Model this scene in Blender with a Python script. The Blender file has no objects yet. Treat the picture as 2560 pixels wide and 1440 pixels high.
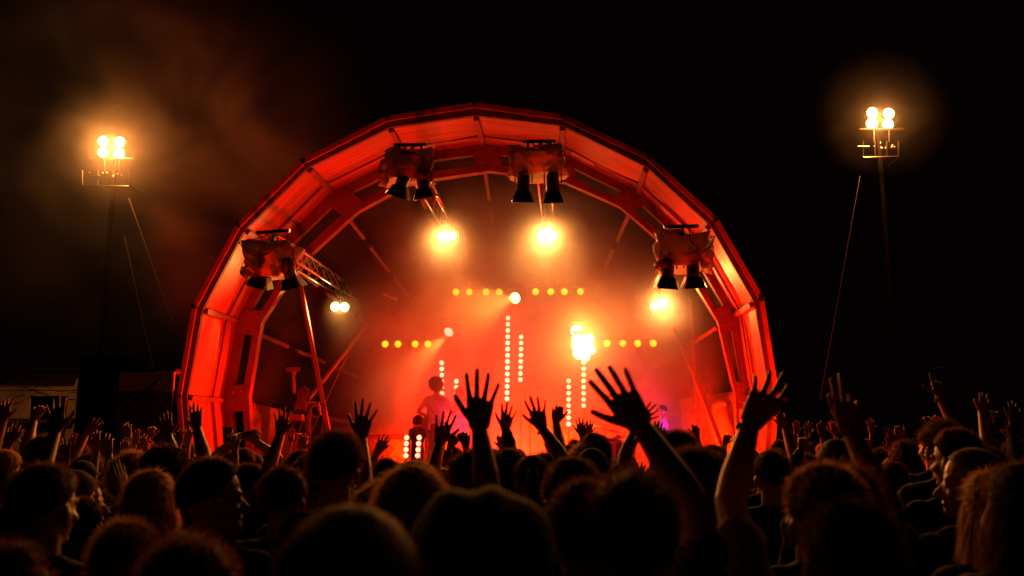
import bpy, math, random
import numpy as np
from mathutils import Vector, Matrix, Euler, noise as mnoise

random.seed(7)
SC = bpy.context.scene
COL = SC.collection
R = math.radians

# ------------------------------------------------------------------ camera
F35 = 30.0
PITCH = math.atan(355 / (2560 / 36 * F35))
CAM_Z = 1.85
FPX = 2560 / 36 * F35
cam_data = bpy.data.cameras.new('camera')
cam_data.lens = F35
cam_data.sensor_width = 36
cam_data.clip_start = 0.05
cam_data.clip_end = 600
cam_data.dof.use_dof = True
cam_data.dof.focus_distance = 11.5
cam_data.dof.aperture_fstop = 2.6
cam = bpy.data.objects.new('camera', cam_data)
cam.location = (0, 0, CAM_Z)
cam.rotation_euler = (math.pi / 2 + PITCH, 0, 0)
COL.objects.link(cam)
SC.camera = cam

# ------------------------------------------------------------------ night sky
world = bpy.data.worlds.new('World')
SC.world = world
world.use_nodes = True
wbg = world.node_tree.nodes['Background']
wbg.inputs['Color'].default_value = (0.10, 0.03, 0.035, 1)
wbg.inputs['Strength'].default_value = 0.012

SC.view_settings.view_transform = 'Standard'
SC.view_settings.look = 'None'
SC.view_settings.gamma = 1
SC.view_settings.exposure = 0.0
SC.view_settings.use_curve_mapping = False
SC.render.engine = 'CYCLES'
SC.cycles.max_bounces = 5
SC.cycles.diffuse_bounces = 2
SC.cycles.glossy_bounces = 2
SC.cycles.transmission_bounces = 4
SC.cycles.transparent_max_bounces = 8
SC.cycles.volume_bounces = 1
SC.cycles.sample_clamp_indirect = 4.0
SC.cycles.sample_clamp_direct = 0.0
SC.cycles.use_denoising = True
SC.cycles.volume_max_steps = 128
SC.cycles.caustics_reflective = False
SC.cycles.caustics_refractive = False

# a point at pixel (px, py) of the 2560 x 1440 frame, on the vertical plane at depth Y
def ray(px, py):
    a = (px - 1280) / FPX
    b = (720 - py) / FPX
    c, s = math.cos(PITCH), math.sin(PITCH)
    return Vector((a, c - b * s, s + b * c))
def at(px, py, Y):
    d = ray(px, py)
    return Vector((0, 0, CAM_Z)) + d * (Y / d.y)

# the stage is turned a little: its depth axis is DAX, its width axis WAX
AYAW = math.atan(130 / FPX * math.cos(PITCH))
DAX = Vector((math.sin(AYAW), math.cos(AYAW), 0))
WAX = Vector((math.cos(AYAW), -math.sin(AYAW), 0))
ZAX = Vector((0, 0, 1))
def st(px, py, t):
    d = ray(px, py)
    return Vector((0, 0, CAM_Z)) + d * (t / d.dot(DAX))
def loc(u, t, z):                       # stage coordinates -> world
    return WAX * u + DAX * t + ZAX * z

# ------------------------------------------------------------------ materials
MATS = {}
def mat(name, color, rough=0.6, metal=0.0, noise=0.0, nscale=8.0, bump=0.0, bscale=40.0, spec=0.5,
        emis=None, estr=0.0, trans=0.0, sheen=0.0, stretch=None):
    m = bpy.data.materials.new(name)
    m.use_nodes = True
    nt = m.node_tree
    b = nt.nodes['Principled BSDF']
    b.inputs['Base Color'].default_value = (*color, 1)
    b.inputs['Roughness'].default_value = rough
    b.inputs['Metallic'].default_value = metal
    b.inputs['Specular IOR Level'].default_value = spec
    if sheen: b.inputs['Sheen Weight'].default_value = sheen
    if emis:
        b.inputs['Emission Color'].default_value = (*emis, 1)
        b.inputs['Emission Strength'].default_value = estr
    tc = nt.nodes.new('ShaderNodeTexCoord')
    src = tc.outputs['Object']
    if stretch:
        mp = nt.nodes.new('ShaderNodeMapping')
        mp.inputs['Scale'].default_value = stretch
        nt.links.new(src, mp.inputs['Vector']); src = mp.outputs['Vector']
    if noise:
        n = nt.nodes.new('ShaderNodeTexNoise'); n.inputs['Scale'].default_value = nscale
        n.inputs['Detail'].default_value = 6
        nt.links.new(src, n.inputs['Vector'])
        r = nt.nodes.new('ShaderNodeMapRange')
        r.inputs['From Min'].default_value = 0.3; r.inputs['From Max'].default_value = 0.7
        r.inputs['To Min'].default_value = 1 - noise; r.inputs['To Max'].default_value = 1 + noise * 0.5
        nt.links.new(n.outputs['Fac'], r.inputs['Value'])
        mx = nt.nodes.new('ShaderNodeMix'); mx.data_type = 'RGBA'; mx.blend_type = 'MULTIPLY'
        mx.inputs['Factor'].default_value = 1
        mx.inputs['A'].default_value = (*color, 1)
        nt.links.new(r.outputs['Result'], mx.inputs['B'])
        nt.links.new(mx.outputs['Result'], b.inputs['Base Color'])
    if bump:
        n2 = nt.nodes.new('ShaderNodeTexNoise'); n2.inputs['Scale'].default_value = bscale
        n2.inputs['Detail'].default_value = 4
        nt.links.new(src, n2.inputs['Vector'])
        bp = nt.nodes.new('ShaderNodeBump'); bp.inputs['Strength'].default_value = bump
        bp.inputs['Distance'].default_value = 0.02
        nt.links.new(n2.outputs['Fac'], bp.inputs['Height'])
        nt.links.new(bp.outputs['Normal'], b.inputs['Normal'])
    if trans:
        tr = nt.nodes.new('ShaderNodeBsdfTranslucent'); tr.inputs['Color'].default_value = (*color, 1)
        ms = nt.nodes.new('ShaderNodeMixShader'); ms.inputs[0].default_value = trans
        out = nt.nodes['Material Output']
        nt.links.new(b.outputs[0], ms.inputs[1]); nt.links.new(tr.outputs[0], ms.inputs[2])
        nt.links.new(ms.outputs[0], out.inputs['Surface'])
    MATS[name] = m
    return m

def lamp_mat(name, core, strength, rim=None, rim_strength=None):
    """lit lamp glass: brightest where it faces you, warmer towards its rim"""
    m = bpy.data.materials.new(name); m.use_nodes = True
    nt = m.node_tree; nt.nodes.clear()
    out = nt.nodes.new('ShaderNodeOutputMaterial')
    e = nt.nodes.new('ShaderNodeEmission')
    e.inputs['Color'].default_value = (*core, 1); e.inputs['Strength'].default_value = strength
    if rim:
        lw = nt.nodes.new('ShaderNodeLayerWeight'); lw.inputs['Blend'].default_value = 0.35
        e2 = nt.nodes.new('ShaderNodeEmission')
        e2.inputs['Color'].default_value = (*rim, 1); e2.inputs['Strength'].default_value = rim_strength
        mx = nt.nodes.new('ShaderNodeMixShader')
        nt.links.new(lw.outputs['Facing'], mx.inputs[0])
        nt.links.new(e.outputs[0], mx.inputs[1]); nt.links.new(e2.outputs[0], mx.inputs[2])
        nt.links.new(mx.outputs[0], out.inputs['Surface'])
    else:
        nt.links.new(e.outputs[0], out.inputs['Surface'])
    MATS[name] = m
    return m

mat('grass', (0.035, 0.05, 0.02), 0.9, noise=0.5, nscale=3, bump=0.6, bscale=30)
mat('outer_board', (0.62, 0.26, 0.16), 0.55, noise=0.25, nscale=4, bump=0.15, bscale=30)
mat('patch_pale', (0.62, 0.45, 0.30), 0.4, noise=0.3)
mat('shaded_edge', (0.10, 0.075, 0.06), 0.7, noise=0.3)
mat('hinge', (0.02, 0.02, 0.02), 0.5)
mat('plywood', (0.25, 0.10, 0.055), 0.6, noise=0.3, nscale=3, bump=0.2, bscale=20)
mat('purlin', (0.22, 0.09, 0.05), 0.6, noise=0.35, nscale=5)
mat('black_cloth', (0.012, 0.011, 0.012), 0.95, noise=0.3, bump=0.3, bscale=6)
mat('rib_wood', (0.16, 0.10, 0.07), 0.6, noise=0.3)
mat('deck', (0.05, 0.045, 0.04), 0.5, noise=0.4, nscale=5)
mat('steel', (0.45, 0.44, 0.43), 0.32, metal=0.9)
mat('dark_steel', (0.10, 0.09, 0.08), 0.35, metal=0.9)
mat('aluminium', (0.72, 0.70, 0.68), 0.28, metal=0.95)
mat('black_metal', (0.018, 0.018, 0.018), 0.45, metal=0.3)
mat('black_paint', (0.055, 0.045, 0.04), 0.45, noise=0.3)
mat('rubber', (0.015, 0.015, 0.015), 0.7)
mat('cabin_white', (0.78, 0.66, 0.50), 0.7, noise=0.35, nscale=1.2, bump=0.1, bscale=8)
mat('cabin_dark', (0.01, 0.01, 0.01), 0.8)
mat('rope', (0.10, 0.08, 0.06), 0.8)
mat('amp_cloth', (0.03, 0.02, 0.02), 0.8)
mat('cymbal', (0.55, 0.38, 0.12), 0.25, metal=1.0)
mat('drum_shell', (0.30, 0.05, 0.03), 0.3, spec=0.6)
mat('drum_head', (0.6, 0.58, 0.55), 0.5)
mat('guitar_wood', (0.25, 0.10, 0.04), 0.25)
mat('keyboard', (0.03, 0.03, 0.03), 0.4)
mat('white_keys', (0.7, 0.7, 0.68), 0.4)
mat('side_fabric', (0.28, 0.16, 0.12), 0.8, noise=0.3, bump=0.2, bscale=5, trans=0.25)
lamp_mat('blinder_glass', (1.0, 0.36, 0.09), 15)
lamp_mat('glare_glass', (1.0, 0.46, 0.12), 16)
mat('pole_black', (0.004, 0.004, 0.004), 0.9, spec=0.1)
lamp_mat('flood_glass', (1.0, 0.54, 0.18), 14, (1.0, 0.48, 0.14), 8)
lamp_mat('mover_glass', (1.0, 0.62, 0.22), 14, (1, 0.5, 0.12), 7)
lamp_mat('mover_glass_dim', (1.0, 0.72, 0.42), 3.0, (1, 0.6, 0.3), 1.2)
lamp_mat('led_bulb', (1.0, 0.30, 0.14), 11.0, (1.0, 0.28, 0.04), 2.6)
lamp_mat('led_bulb_red', (1.0, 0.24, 0.13), 5.0, (1.0, 0.06, 0.01), 2.4)
lamp_mat('par_yellow', (1.0, 0.50, 0.0), 5.0, (1.0, 0.36, 0.0), 3.0)
lamp_mat('par_highlight', (1.0, 0.85, 0.5), 3.0)
lamp_mat('red_glass', (1.0, 0.02, 0.0), 6)
lamp_mat('violet_glass', (0.5, 0.08, 1.0), 4)

# silvered, unlit par lens
mat('par_silver', (0.75, 0.72, 0.72), 0.2, metal=1.0)

# the pale skin of the barrel: long streaky panels
def skin_mat():
    m = mat('skin', (0.55, 0.42, 0.33), 0.42, spec=0.5)
    nt = m.node_tree; b = nt.nodes['Principled BSDF']
    uv = nt.nodes.new('ShaderNodeUVMap'); uv.uv_map = 'uv'
    mp = nt.nodes.new('ShaderNodeMapping'); mp.inputs['Scale'].default_value = (0.35, 9, 1)
    nt.links.new(uv.outputs[0], mp.inputs[0])
    n = nt.nodes.new('ShaderNodeTexNoise'); n.inputs['Scale'].default_value = 2.2; n.inputs['Detail'].default_value = 7
    nt.links.new(mp.outputs[0], n.inputs['Vector'])
    cr = nt.nodes.new('ShaderNodeValToRGB')
    cr.color_ramp.elements[0].position = 0.3; cr.color_ramp.elements[0].color = (0.24, 0.065, 0.03, 1)
    cr.color_ramp.elements[1].position = 0.7; cr.color_ramp.elements[1].color = (0.60, 0.20, 0.095, 1)
    nt.links.new(n.outputs['Fac'], cr.inputs[0]); nt.links.new(cr.outputs[0], b.inputs['Base Color'])
    mp2 = nt.nodes.new('ShaderNodeMapping'); mp2.inputs['Scale'].default_value = (1.0, 26, 1)
    nt.links.new(uv.outputs[0], mp2.inputs[0])
    n2 = nt.nodes.new('ShaderNodeTexNoise'); n2.inputs['Scale'].default_value = 1.6; n2.inputs['Detail'].default_value = 3
    nt.links.new(mp2.outputs[0], n2.inputs['Vector'])
    bp = nt.nodes.new('ShaderNodeBump'); bp.inputs['Strength'].default_value = 0.8; bp.inputs['Distance'].default_value = 0.02
    nt.links.new(n2.outputs['Fac'], bp.inputs['Height']); nt.links.new(bp.outputs[0], b.inputs['Normal'])
skin_mat()

def cover_mat():
    m = mat('rain_cover', (0.40, 0.25, 0.20), 0.3, trans=0.6, spec=0.6)
    return m
cover_mat()

# ------------------------------------------------------------------ mesh builder
class MB:
    def __init__(self):
        self.v = []; self.f = []; self.uv = None
    def add(self, vs, fs):
        o = len(self.v)
        self.v.extend([Vector(p) for p in vs]); self.f.extend([tuple(i + o for i in f) for f in fs])
        return self
    def box(self, c, sx, sy, sz, X=Vector((1, 0, 0)), Y=Vector((0, 1, 0)), Z=Vector((0, 0, 1))):
        c = Vector(c); vs = []
        for i in (-1, 1):
            for j in (-1, 1):
                for k in (-1, 1):
                    vs.append(c + X * (i * sx / 2) + Y * (j * sy / 2) + Z * (k * sz / 2))
        return self.add(vs, [(0, 1, 3, 2), (4, 6, 7, 5), (0, 4, 5, 1), (2, 3, 7, 6), (0, 2, 6, 4), (1, 5, 7, 3)])
    def beam(self, a, b, w, h, up=ZAX):
        a = Vector(a); b = Vector(b); d = (b - a); L = d.length
        d.normalize()
        s = d.cross(up)
        if s.length < 1e-4: s = d.cross(Vector((1, 0, 0)))
        s.normalize(); u = s.cross(d).normalized()
        return self.box((a + b) / 2, w, L, h, s, d, u)
    def tube(self, pts, r, n=8, cap=True):
        pts = [Vector(p) for p in pts]
        rs = r if isinstance(r, (list, tuple)) else [r] * len(pts)
        prev = None; vs = []; fs = []
        for i, p in enumerate(pts):
            d = (pts[min(i + 1, len(pts) - 1)] - pts[max(i - 1, 0)])
            if d.length < 1e-7: d = Vector((0, 0, 1))
            d.normalize()
            if prev is None:
                s = d.orthogonal().normalized()
            else:
                s = (prev - d * prev.dot(d))
                s = s.normalized() if s.length > 1e-5 else d.orthogonal().normalized()
            prev = s; t = d.cross(s)
            for k in range(n):
                a = 2 * math.pi * k / n
                vs.append(p + (s * math.cos(a) + t * math.sin(a)) * rs[i])
        for i in range(len(pts) - 1):
            for k in range(n):
                fs.append((i * n + k, i * n + (k + 1) % n, (i + 1) * n + (k + 1) % n, (i + 1) * n + k))
        if cap:
            fs.append(tuple(range(n))[::-1]); fs.append(tuple((len(pts) - 1) * n + k for k in range(n)))
        return self.add(vs, fs)
    def ball(self, c, rx, ry=None, rz=None, n=12, m=8, M=None):
        ry = rx if ry is None else ry; rz = rx if rz is None else rz
        c = Vector(c); vs = []; fs = []
        def q(x, y, z):
            p = Vector((x * rx, y * ry, z * rz))
            return c + (M @ p if M else p)
        vs.append(q(0, 0, 1))
        for i in range(1, m):
            th = math.pi * i / m
            for k in range(n):
                a = 2 * math.pi * k / n
                vs.append(q(math.sin(th) * math.cos(a), math.sin(th) * math.sin(a), math.cos(th)))
        vs.append(q(0, 0, -1)); L = len(vs) - 1
        for k in range(n): fs.append((0, 1 + k, 1 + (k + 1) % n))
        for i in range(m - 2):
            for k in range(n):
                fs.append((1 + i * n + k, 1 + (i + 1) * n + k, 1 + (i + 1) * n + (k + 1) % n, 1 + i * n + (k + 1) % n))
        for k in range(n): fs.append((L, 1 + (m - 2) * n + (k + 1) % n, 1 + (m - 2) * n + k))
        return self.add(vs, fs)
    def prism(self, poly, off):
        """closed polygon (3D points) extruded by the vector off"""
        n = len(poly); off = Vector(off)
        vs = [Vector(p) for p in poly] + [Vector(p) + off for p in poly]
        fs = [tuple(range(n)), tuple(range(2 * n - 1, n - 1, -1))]
        for k in range(n): fs.append((k, (k + 1) % n, n + (k + 1) % n, n + k))
        return self.add(vs, fs)
    def grid(self, P, nu, nv):
        vs = [P(i / nu, j / nv) for j in range(nv + 1) for i in range(nu + 1)]
        fs = [(j * (nu + 1) + i, j * (nu + 1) + i + 1, (j + 1) * (nu + 1) + i + 1, (j + 1) * (nu + 1) + i)
              for j in range(nv) for i in range(nu)]
        return self.add(vs, fs)
    def build(self, name, material, parent=None, smooth=False, uvs=None):
        me = bpy.data.meshes.new(name)
        off = ORIG.get(parent.name, Vector()) if parent is not None else Vector()
        me.from_pydata([tuple(p - off) for p in self.v], [], self.f)
        if uvs:
            l = me.uv_layers.new(name='uv')
            for poly in me.polygons:
                for li in poly.loop_indices:
                    l.data[li].uv = uvs[me.loops[li].vertex_index]
        me.materials.append(MATS[material] if isinstance(material, str) else material)
        me.update()
        import bmesh
        b = bmesh.new(); b.from_mesh(me); bmesh.ops.recalc_face_normals(b, faces=b.faces); b.to_mesh(me); b.free()
        if smooth: me.shade_smooth()
        o = bpy.data.objects.new(name, me)
        COL.objects.link(o)
        if parent is not None: o.parent = parent
        ORIG[o.name] = off if parent is not None else Vector()
        return o
ORIG = {}      # world origin of every parent, so that child meshes can be given in world coordinates

def tag(o, label=None, cat=None, group=None, kind=None):
    if label: o['label'] = label
    if cat: o['category'] = cat
    if group: o['group'] = group
    if kind: o['kind'] = kind
    return o
def empty(name, p, label=None, cat=None, group=None):
    o = bpy.data.objects.new(name, None); COL.objects.link(o)
    o.empty_display_size = 0.2
    o.location = p; ORIG[o.name] = Vector(p)
    return tag(o, label, cat, group)
def copy_tree(root, loc_, rotz=None, parent=None):
    c = root.copy(); COL.objects.link(c)
    if parent is None:
        c.location = loc_
        if rotz is not None: c.rotation_euler = (0, 0, rotz)
    else:
        c.parent = parent
    for ch in root.children: copy_tree(ch, None, None, c)
    return c
def light(name, kind, p, target, power, color, parent=None, size=0.1, spot=60, blend=0.5):
    ld = bpy.data.lights.new(name, kind)
    ld.energy = power; ld.color = color
    if kind == 'SPOT':
        ld.spot_size = R(spot); ld.spot_blend = blend; ld.shadow_soft_size = size
    elif kind == 'POINT': ld.shadow_soft_size = size
    elif kind == 'AREA': ld.shape = 'DISK'; ld.size = size
    o = bpy.data.objects.new(name, ld); COL.objects.link(o)
    off = ORIG.get(parent.name, Vector()) if parent is not None else Vector()
    o.location = Vector(p) - off
    if target is not None:
        o.rotation_euler = (Vector(target) - Vector(p)).to_track_quat('-Z', 'Y').to_euler()
    if parent is not None: o.parent = parent
    return o

# ------------------------------------------------------------------ ground
g = MB()
g.add([(-300, -100, 0), (300, -100, 0), (300, 400, 0), (-300, 400, 0)], [(0, 1, 2, 3)])
tag(g.build('ground', 'grass'), kind='structure')

# ------------------------------------------------------------------ stage shell
T0, T1 = 12.0, 13.35
DECK = 1.0
stage = empty('stage', loc(-0.45, T0, 0), 'red-lit arched stage shell of flat boards with a dark domed back, behind the crowd', 'stage')
OUT = [(462, 1235), (441, 990), (480, 765), (590, 560), (755, 398), (965, 290), (1185, 255), (1405, 285), (1620, 385),
       (1795, 545), (1910, 745), (1948, 985), (1930, 1235)]
MID = [(473, 1235), (452, 992), (491, 769), (599, 568), (761, 408), (969, 302), (1186, 268), (1404, 298), (1613, 395),
       (1786, 553), (1899, 750), (1937, 985), (1919, 1235)]
INN = [(486, 1235), (464, 992), (503, 775), (609, 573), (767, 417), (975, 315), (1188, 286), (1406, 311), (1621, 417) , 
       (1777, 562), (1888, 757), (1925, 985), (1908, 1235)]
O3 = [st(*p, T0 - 0.02) for p in OUT]
M3 = [st(*p, T0 - 0.02) for p in MID]
I3 = [st(*p, T0) for p in INN]
N = len(OUT)
for k in range(N - 1):
    # outer fascia board, seen edge on from the front
    m = MB(); m.prism([O3[k], O3[k + 1], M3[k + 1], M3[k]], DAX * 0.10)
    m.build('fascia_board', 'outer_board', stage)
    m = MB(); q = DAX * 0.035
    m.prism([M3[k] + q, M3[k + 1] + q, I3[k + 1] + q, I3[k] + q], DAX * 0.07)
    m.build('inner_fascia_board', 'shaded_edge', stage)  # dark colour carries the shade on the set-back inner board
for k in range(1, N - 1):
    m = MB(); c = O3[k]
    nrm = (O3[k] - I3[k]).normalized()
    m.box(c - nrm * 0.035 - DAX * 0.012, 0.05, 0.05, 0.085, nrm.cross(DAX), DAX, nrm)
    m.build('hinge', 'hinge', stage)
# front-to-rear skin panels
IR = [p + DAX * (T1 - T0) for p in I3]
IR = [p + (Vector((0, 0, 0))) for p in IR]
for k in range(N - 1):
    a, b = I3[k] + DAX * 0.1, I3[k + 1] + DAX * 0.1
    c, d = IR[k + 1], IR[k]
    nrm = (b - a).cross(DAX).normalized()
    nu, nv = 12, 10
    vs = []; uvs = []
    ph = random.random() * 50
    for j in range(nv + 1):
        for i in range(nu + 1):
            s, t = i / nu, j / nv
            p = (a * (1 - s) + b * s) * (1 - t) + (d * (1 - s) + c * s) * t
            e = math.sin(math.pi * s) * (0.04 * math.sin(t * 9 + ph) + 0.02 * math.sin(t * 17 + ph * 2)) * math.sin(math.pi * t)
            vs.append(p + nrm * e); uvs.append((s * (b - a).length + ph, t * 1.35))
    m = MB(); m.grid(lambda x, y: vs[round(y * nv) * (nu + 1) + round(x * nu)], nu, nv)
    m.build('skin_panel', 'skin', stage, smooth=True, uvs=uvs)
    inw = ((a + b) / 2 - loc(-0.45, T0, 2.2)); inw = (inw - DAX * inw.dot(DAX)).normalized() * -0.03
    for fr_, hh in ((0.62, 0.03),):
        p_, q_ = a.lerp(d, fr_) + inw, b.lerp(c, fr_) + inw
        m = MB(); m.beam(p_.lerp(q_, 0.02), p_.lerp(q_, 0.98), 0.022, hh, up=inw); m.build('batten', 'purlin', stage)
    if k in (3, 5, 7, 8):  # paler rectangles laid flat on a few skin panels
        p_, q_ = a.lerp(d, 0.70) + inw * 0.4, b.lerp(c, 0.70) + inw * 0.4
        f0, f1 = (0.12, 0.40) if k % 2 else (0.35, 0.85)
        w_ = DAX * 0.16
        m = MB(); m.prism([p_.lerp(q_, f0), p_.lerp(q_, f1), p_.lerp(q_, f1) + w_, p_.lerp(q_, f0) + w_], inw * 0.4); m.build('pale_patch', 'patch_pale', stage)
    # battens dividing the skin (front, middle)
for k in range(1, N - 1):
    cen = Vector((0, 0, 0))
    a = I3[k] + DAX * 0.1; b = IR[k]
    inward = ((I3[k - 1] + I3[k + 1]) / 2 - I3[k])
    if inward.length < 1e-3: inward = Vector((0, 0, -1))
    inward.normalize()
    m = MB(); m.beam(a + inward * 0.03, b + inward * 0.03, 0.075, 0.06, up=inward)
    m.build('purlin', 'purlin', stage)
# rear frame of the barrel: gusset plates and paired chords with open slots
RIN = [(640, 1240), (621, 992), (653, 806), (740, 668), (893, 528), (1030, 455), (1225, 426), (1412, 454), (1550, 515), (1695, 640),
       (1795, 803), (1838, 985), (1850, 1240)]
RIN3 = [st(*p, T1) for p in RIN]
ROUT3 = IR
for k in range(N - 1):
    for nm, w, e0, e1 in (('inner_chord', 0.085, 0.0, 0.26), ('outer_chord', 0.12, 0.68, 1.0)):
        def lerp(k_, e): return RIN3[k_].lerp(ROUT3[k_], e)
        m = MB(); m.prism([lerp(k, e0), lerp(k + 1, e0), lerp(k + 1, e1), lerp(k, e1)], DAX * (0.16 if nm == 'inner_chord' else 0.12))
        m.build(nm, 'plywood', stage)
    # slim red lip on the inner chord
for k in range(N):
    m = MB(); A = []
    for e in (0.02, 1.02):
        pass
    def along(k_, k2, e, s):
        p = RIN3[k_].lerp(ROUT3[k_], e)
        if 0 <= k2 < N:
            q = RIN3[k2].lerp(ROUT3[k2], e); L = (q - p).length
            return p + (q - p) * min(1, s / L)
        return p
    s = 0.21
    lo, hi = -0.03, 1.02
    poly = [along(k, k - 1, lo, s), RIN3[k].lerp(ROUT3[k], lo), along(k, k + 1, lo, s),
            along(k, k + 1, hi, s), RIN3[k].lerp(ROUT3[k], hi), along(k, k - 1, hi, s)]
    if k in (0, N - 1): continue
    m.prism([p - DAX * 0.025 for p in poly], DAX * 0.02)
    g_ = m.build('gusset_plate', 'plywood', stage)
    for e in (0.3, 0.6):
        for ss in (-0.1, 0.1):
            p = along(k, k + (1 if ss > 0 else -1), e, abs(ss)) - DAX * 0.03
            if 0 < k < N - 1:
                mm = MB(); mm.tube([p - DAX * 0.008, p + DAX * 0.006], 0.018, 8); mm.build('bolt', 'steel', stage if False else g_)
# rear dome, black cloth over tapering ribs
TB = 17.2
cc = loc(0.0, 0, 0)
base_c = (ROUT3[0] + ROUT3[-1]) / 2; base_c.z = 1.2
BK = []
for p in ROUT3:
    q = p + DAX * 0.13
    r = (p - base_c)
    r = r - DAX * r.dot(DAX)
    BK.append(base_c + DAX * (TB - T1) + r * 0.74)
for k in range(N - 1):
    m = MB()
    a, b = ROUT3[k] + DAX * 0.12, ROUT3[k + 1] + DAX * 0.12
    c, d = BK[k + 1], BK[k]
    m.add([a, b, c, d], [(0, 1, 2, 3)])
    m.build('dome_panel', 'black_cloth', stage)
m = MB(); m.add(BK, [tuple(range(N))]); m.build('back_panel', 'black_cloth', stage)
for k in range(1, N - 1):
    inw = (base_c - ROUT3[k]); inw -= DAX * inw.dot(DAX); inw.normalize()
    a = ROUT3[k] + DAX * 0.14 + inw * 0.30; b = BK[k] + inw * 0.12
    for e0, e1 in ((0.0, 0.26), (0.34, 0.60), (0.68, 0.95)):  # gaps between boards put the shadow breaks into the rib's shape
        m = MB(); m.beam(a.lerp(b, e0), a.lerp(b, e1), 0.06, 0.09, up=inw); m.build('rib_board', 'rib_wood', stage)
# deck
uL = (I3[0] - loc(0, 0, 0)).dot(WAX); uR = (I3[-1]).dot(WAX)
m = MB()
m.box(loc((uL + uR) / 2, (T0 - 0.3 + TB) / 2, DECK - 0.06), uR - uL + 0.3, TB - T0 + 0.3, 0.12, WAX, DAX, ZAX)
m.build('deck', 'deck', stage)
m = MB()
m.box(loc((uL + uR) / 2, T0 - 0.42, DECK / 2 - 0.06), uR - uL + 0.3, 0.04, DECK - 0.12, WAX, DAX, ZAX)
m.build('skirt', 'black_cloth', stage)
# low side walls on the deck
def sidewall(pts, mt='side_fabric', nm='side_wall'):
    m = MB(); n_ = (Vector(pts[1]) - Vector(pts[0])).cross(ZAX).normalized()
    m.prism([Vector(p) for p in pts], n_ * 0.04); return m.build(nm, mt, stage)
pa, pb = st(628, 1012, 13.55), st(748, 1046, 15.2)
sidewall([pa, pb, Vector((pb.x, pb.y, DECK)), Vector((pa.x, pa.y, DECK))])
m = MB(); m.beam(pa, pb, 0.07, 0.07); m.build('top_rail', 'purlin', stage)
pa, pb = st(1852, 975, 13.55), st(1700, 1000, 15.2)
sidewall([pa, pb, Vector((pb.x, pb.y, DECK)), Vector((pa.x, pa.y, DECK))])
# low front side panels under the barrel foot, left and right
for A, B in (((470, 1000), (600, 1020)), ((1925, 1010), (1830, 1040))):
    pass
# raking posts and braces
for a, ta, b, tb, w in (((752, 712), 13.9, (828, 1110), 13.9, 0.075), ((910, 820), 15.2, (770, 1000), 13.9, 0.06),
                        ((1723, 700), 14.4, (1738, 960), 14.4, 0.05), ((1682, 822), 15.0, (1740, 945), 14.4, 0.06),
                        ((1742, 955), 14.3, (1815, 1150), 13.7, 0.085), ((1740, 940), 14.4, (1752, 1130), 14.4, 0.1),
                        ((1775, 960), 14.6, (1800, 1100), 14.6, 0.07), ((1860, 1035), 13.7, (1790, 1055), 14.5, 0.06),
                        ((895, 832), 15.1, (760, 1120), 14.9, 0.03)):
    m = MB(); m.beam(st(*a, ta), st(*b, tb), w, w * 0.8); m.build('brace', 'plywood', stage)
# ------------------------------------------------------------------ smoke
def smoke(name, c, rad, density, scale, label, lo=0.35, hi=0.7, floor=0.15, aniso=0.35, color=(1, 1, 1), rot=None, core=0.35, seed=0.0):
    m = bpy.data.materials.new(name); m.use_nodes = True
    nt = m.node_tree; nt.nodes.clear(); L = nt.links.new
    out = nt.nodes.new('ShaderNodeOutputMaterial')
    vs = nt.nodes.new('ShaderNodeVolumeScatter'); vs.inputs['Anisotropy'].default_value = aniso
    vs.inputs['Color'].default_value = (*color, 1)
    tc = nt.nodes.new('ShaderNodeTexCoord')
    ln = nt.nodes.new('ShaderNodeVectorMath'); ln.operation = 'LENGTH'
    L(tc.outputs['Object'], ln.inputs[0])
    fr = nt.nodes.new('ShaderNodeMapRange'); fr.interpolation_type = 'SMOOTHSTEP'
    fr.inputs['From Min'].default_value = 1.0; fr.inputs['From Max'].default_value = core
    fr.inputs['To Min'].default_value = 0.0; fr.inputs['To Max'].default_value = 1.0
    L(ln.outputs['Value'], fr.inputs['Value'])
    geo = nt.nodes.new('ShaderNodeNewGeometry')
    ad = nt.nodes.new('ShaderNodeVectorMath'); ad.operation = 'ADD'; ad.inputs[1].default_value = (seed, seed * 2.1, 0)
    L(geo.outputs['Position'], ad.inputs[0])
    nz = nt.nodes.new('ShaderNodeTexNoise'); nz.inputs['Scale'].default_value = scale
    nz.inputs['Detail'].default_value = 3.5; nz.inputs['Roughness'].default_value = 0.55; nz.inputs['Distortion'].default_value = 0.6
    L(ad.outputs[0], nz.inputs['Vector'])
    nr = nt.nodes.new('ShaderNodeMapRange'); nr.interpolation_type = 'SMOOTHSTEP'
    nr.inputs['From Min'].default_value = lo; nr.inputs['From Max'].default_value = hi
    nr.inputs['To Min'].default_value = floor; nr.inputs['To Max'].default_value = 1.0
    L(nz.outputs['Fac'], nr.inputs['Value'])
    mu = nt.nodes.new('ShaderNodeMath'); mu.operation = 'MULTIPLY'
    L(fr.outputs['Result'], mu.inputs[0]); L(nr.outputs['Result'], mu.inputs[1])
    m2 = nt.nodes.new('ShaderNodeMath'); m2.operation = 'MULTIPLY'; m2.inputs[1].default_value = density
    L(mu.outputs[0], m2.inputs[0]); L(m2.outputs[0], vs.inputs['Density'])
    L(vs.outputs[0], out.inputs['Volume'])
    b = MB(); b.ball((0, 0, 0), 1, n=32, m=20)
    MATS[name] = m
    o = b.build(name, m)
    o.location = c; o.scale = rad
    if rot: o.rotation_euler = rot
    tag(o, label, 'smoke', kind='stuff')
    return o

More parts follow.
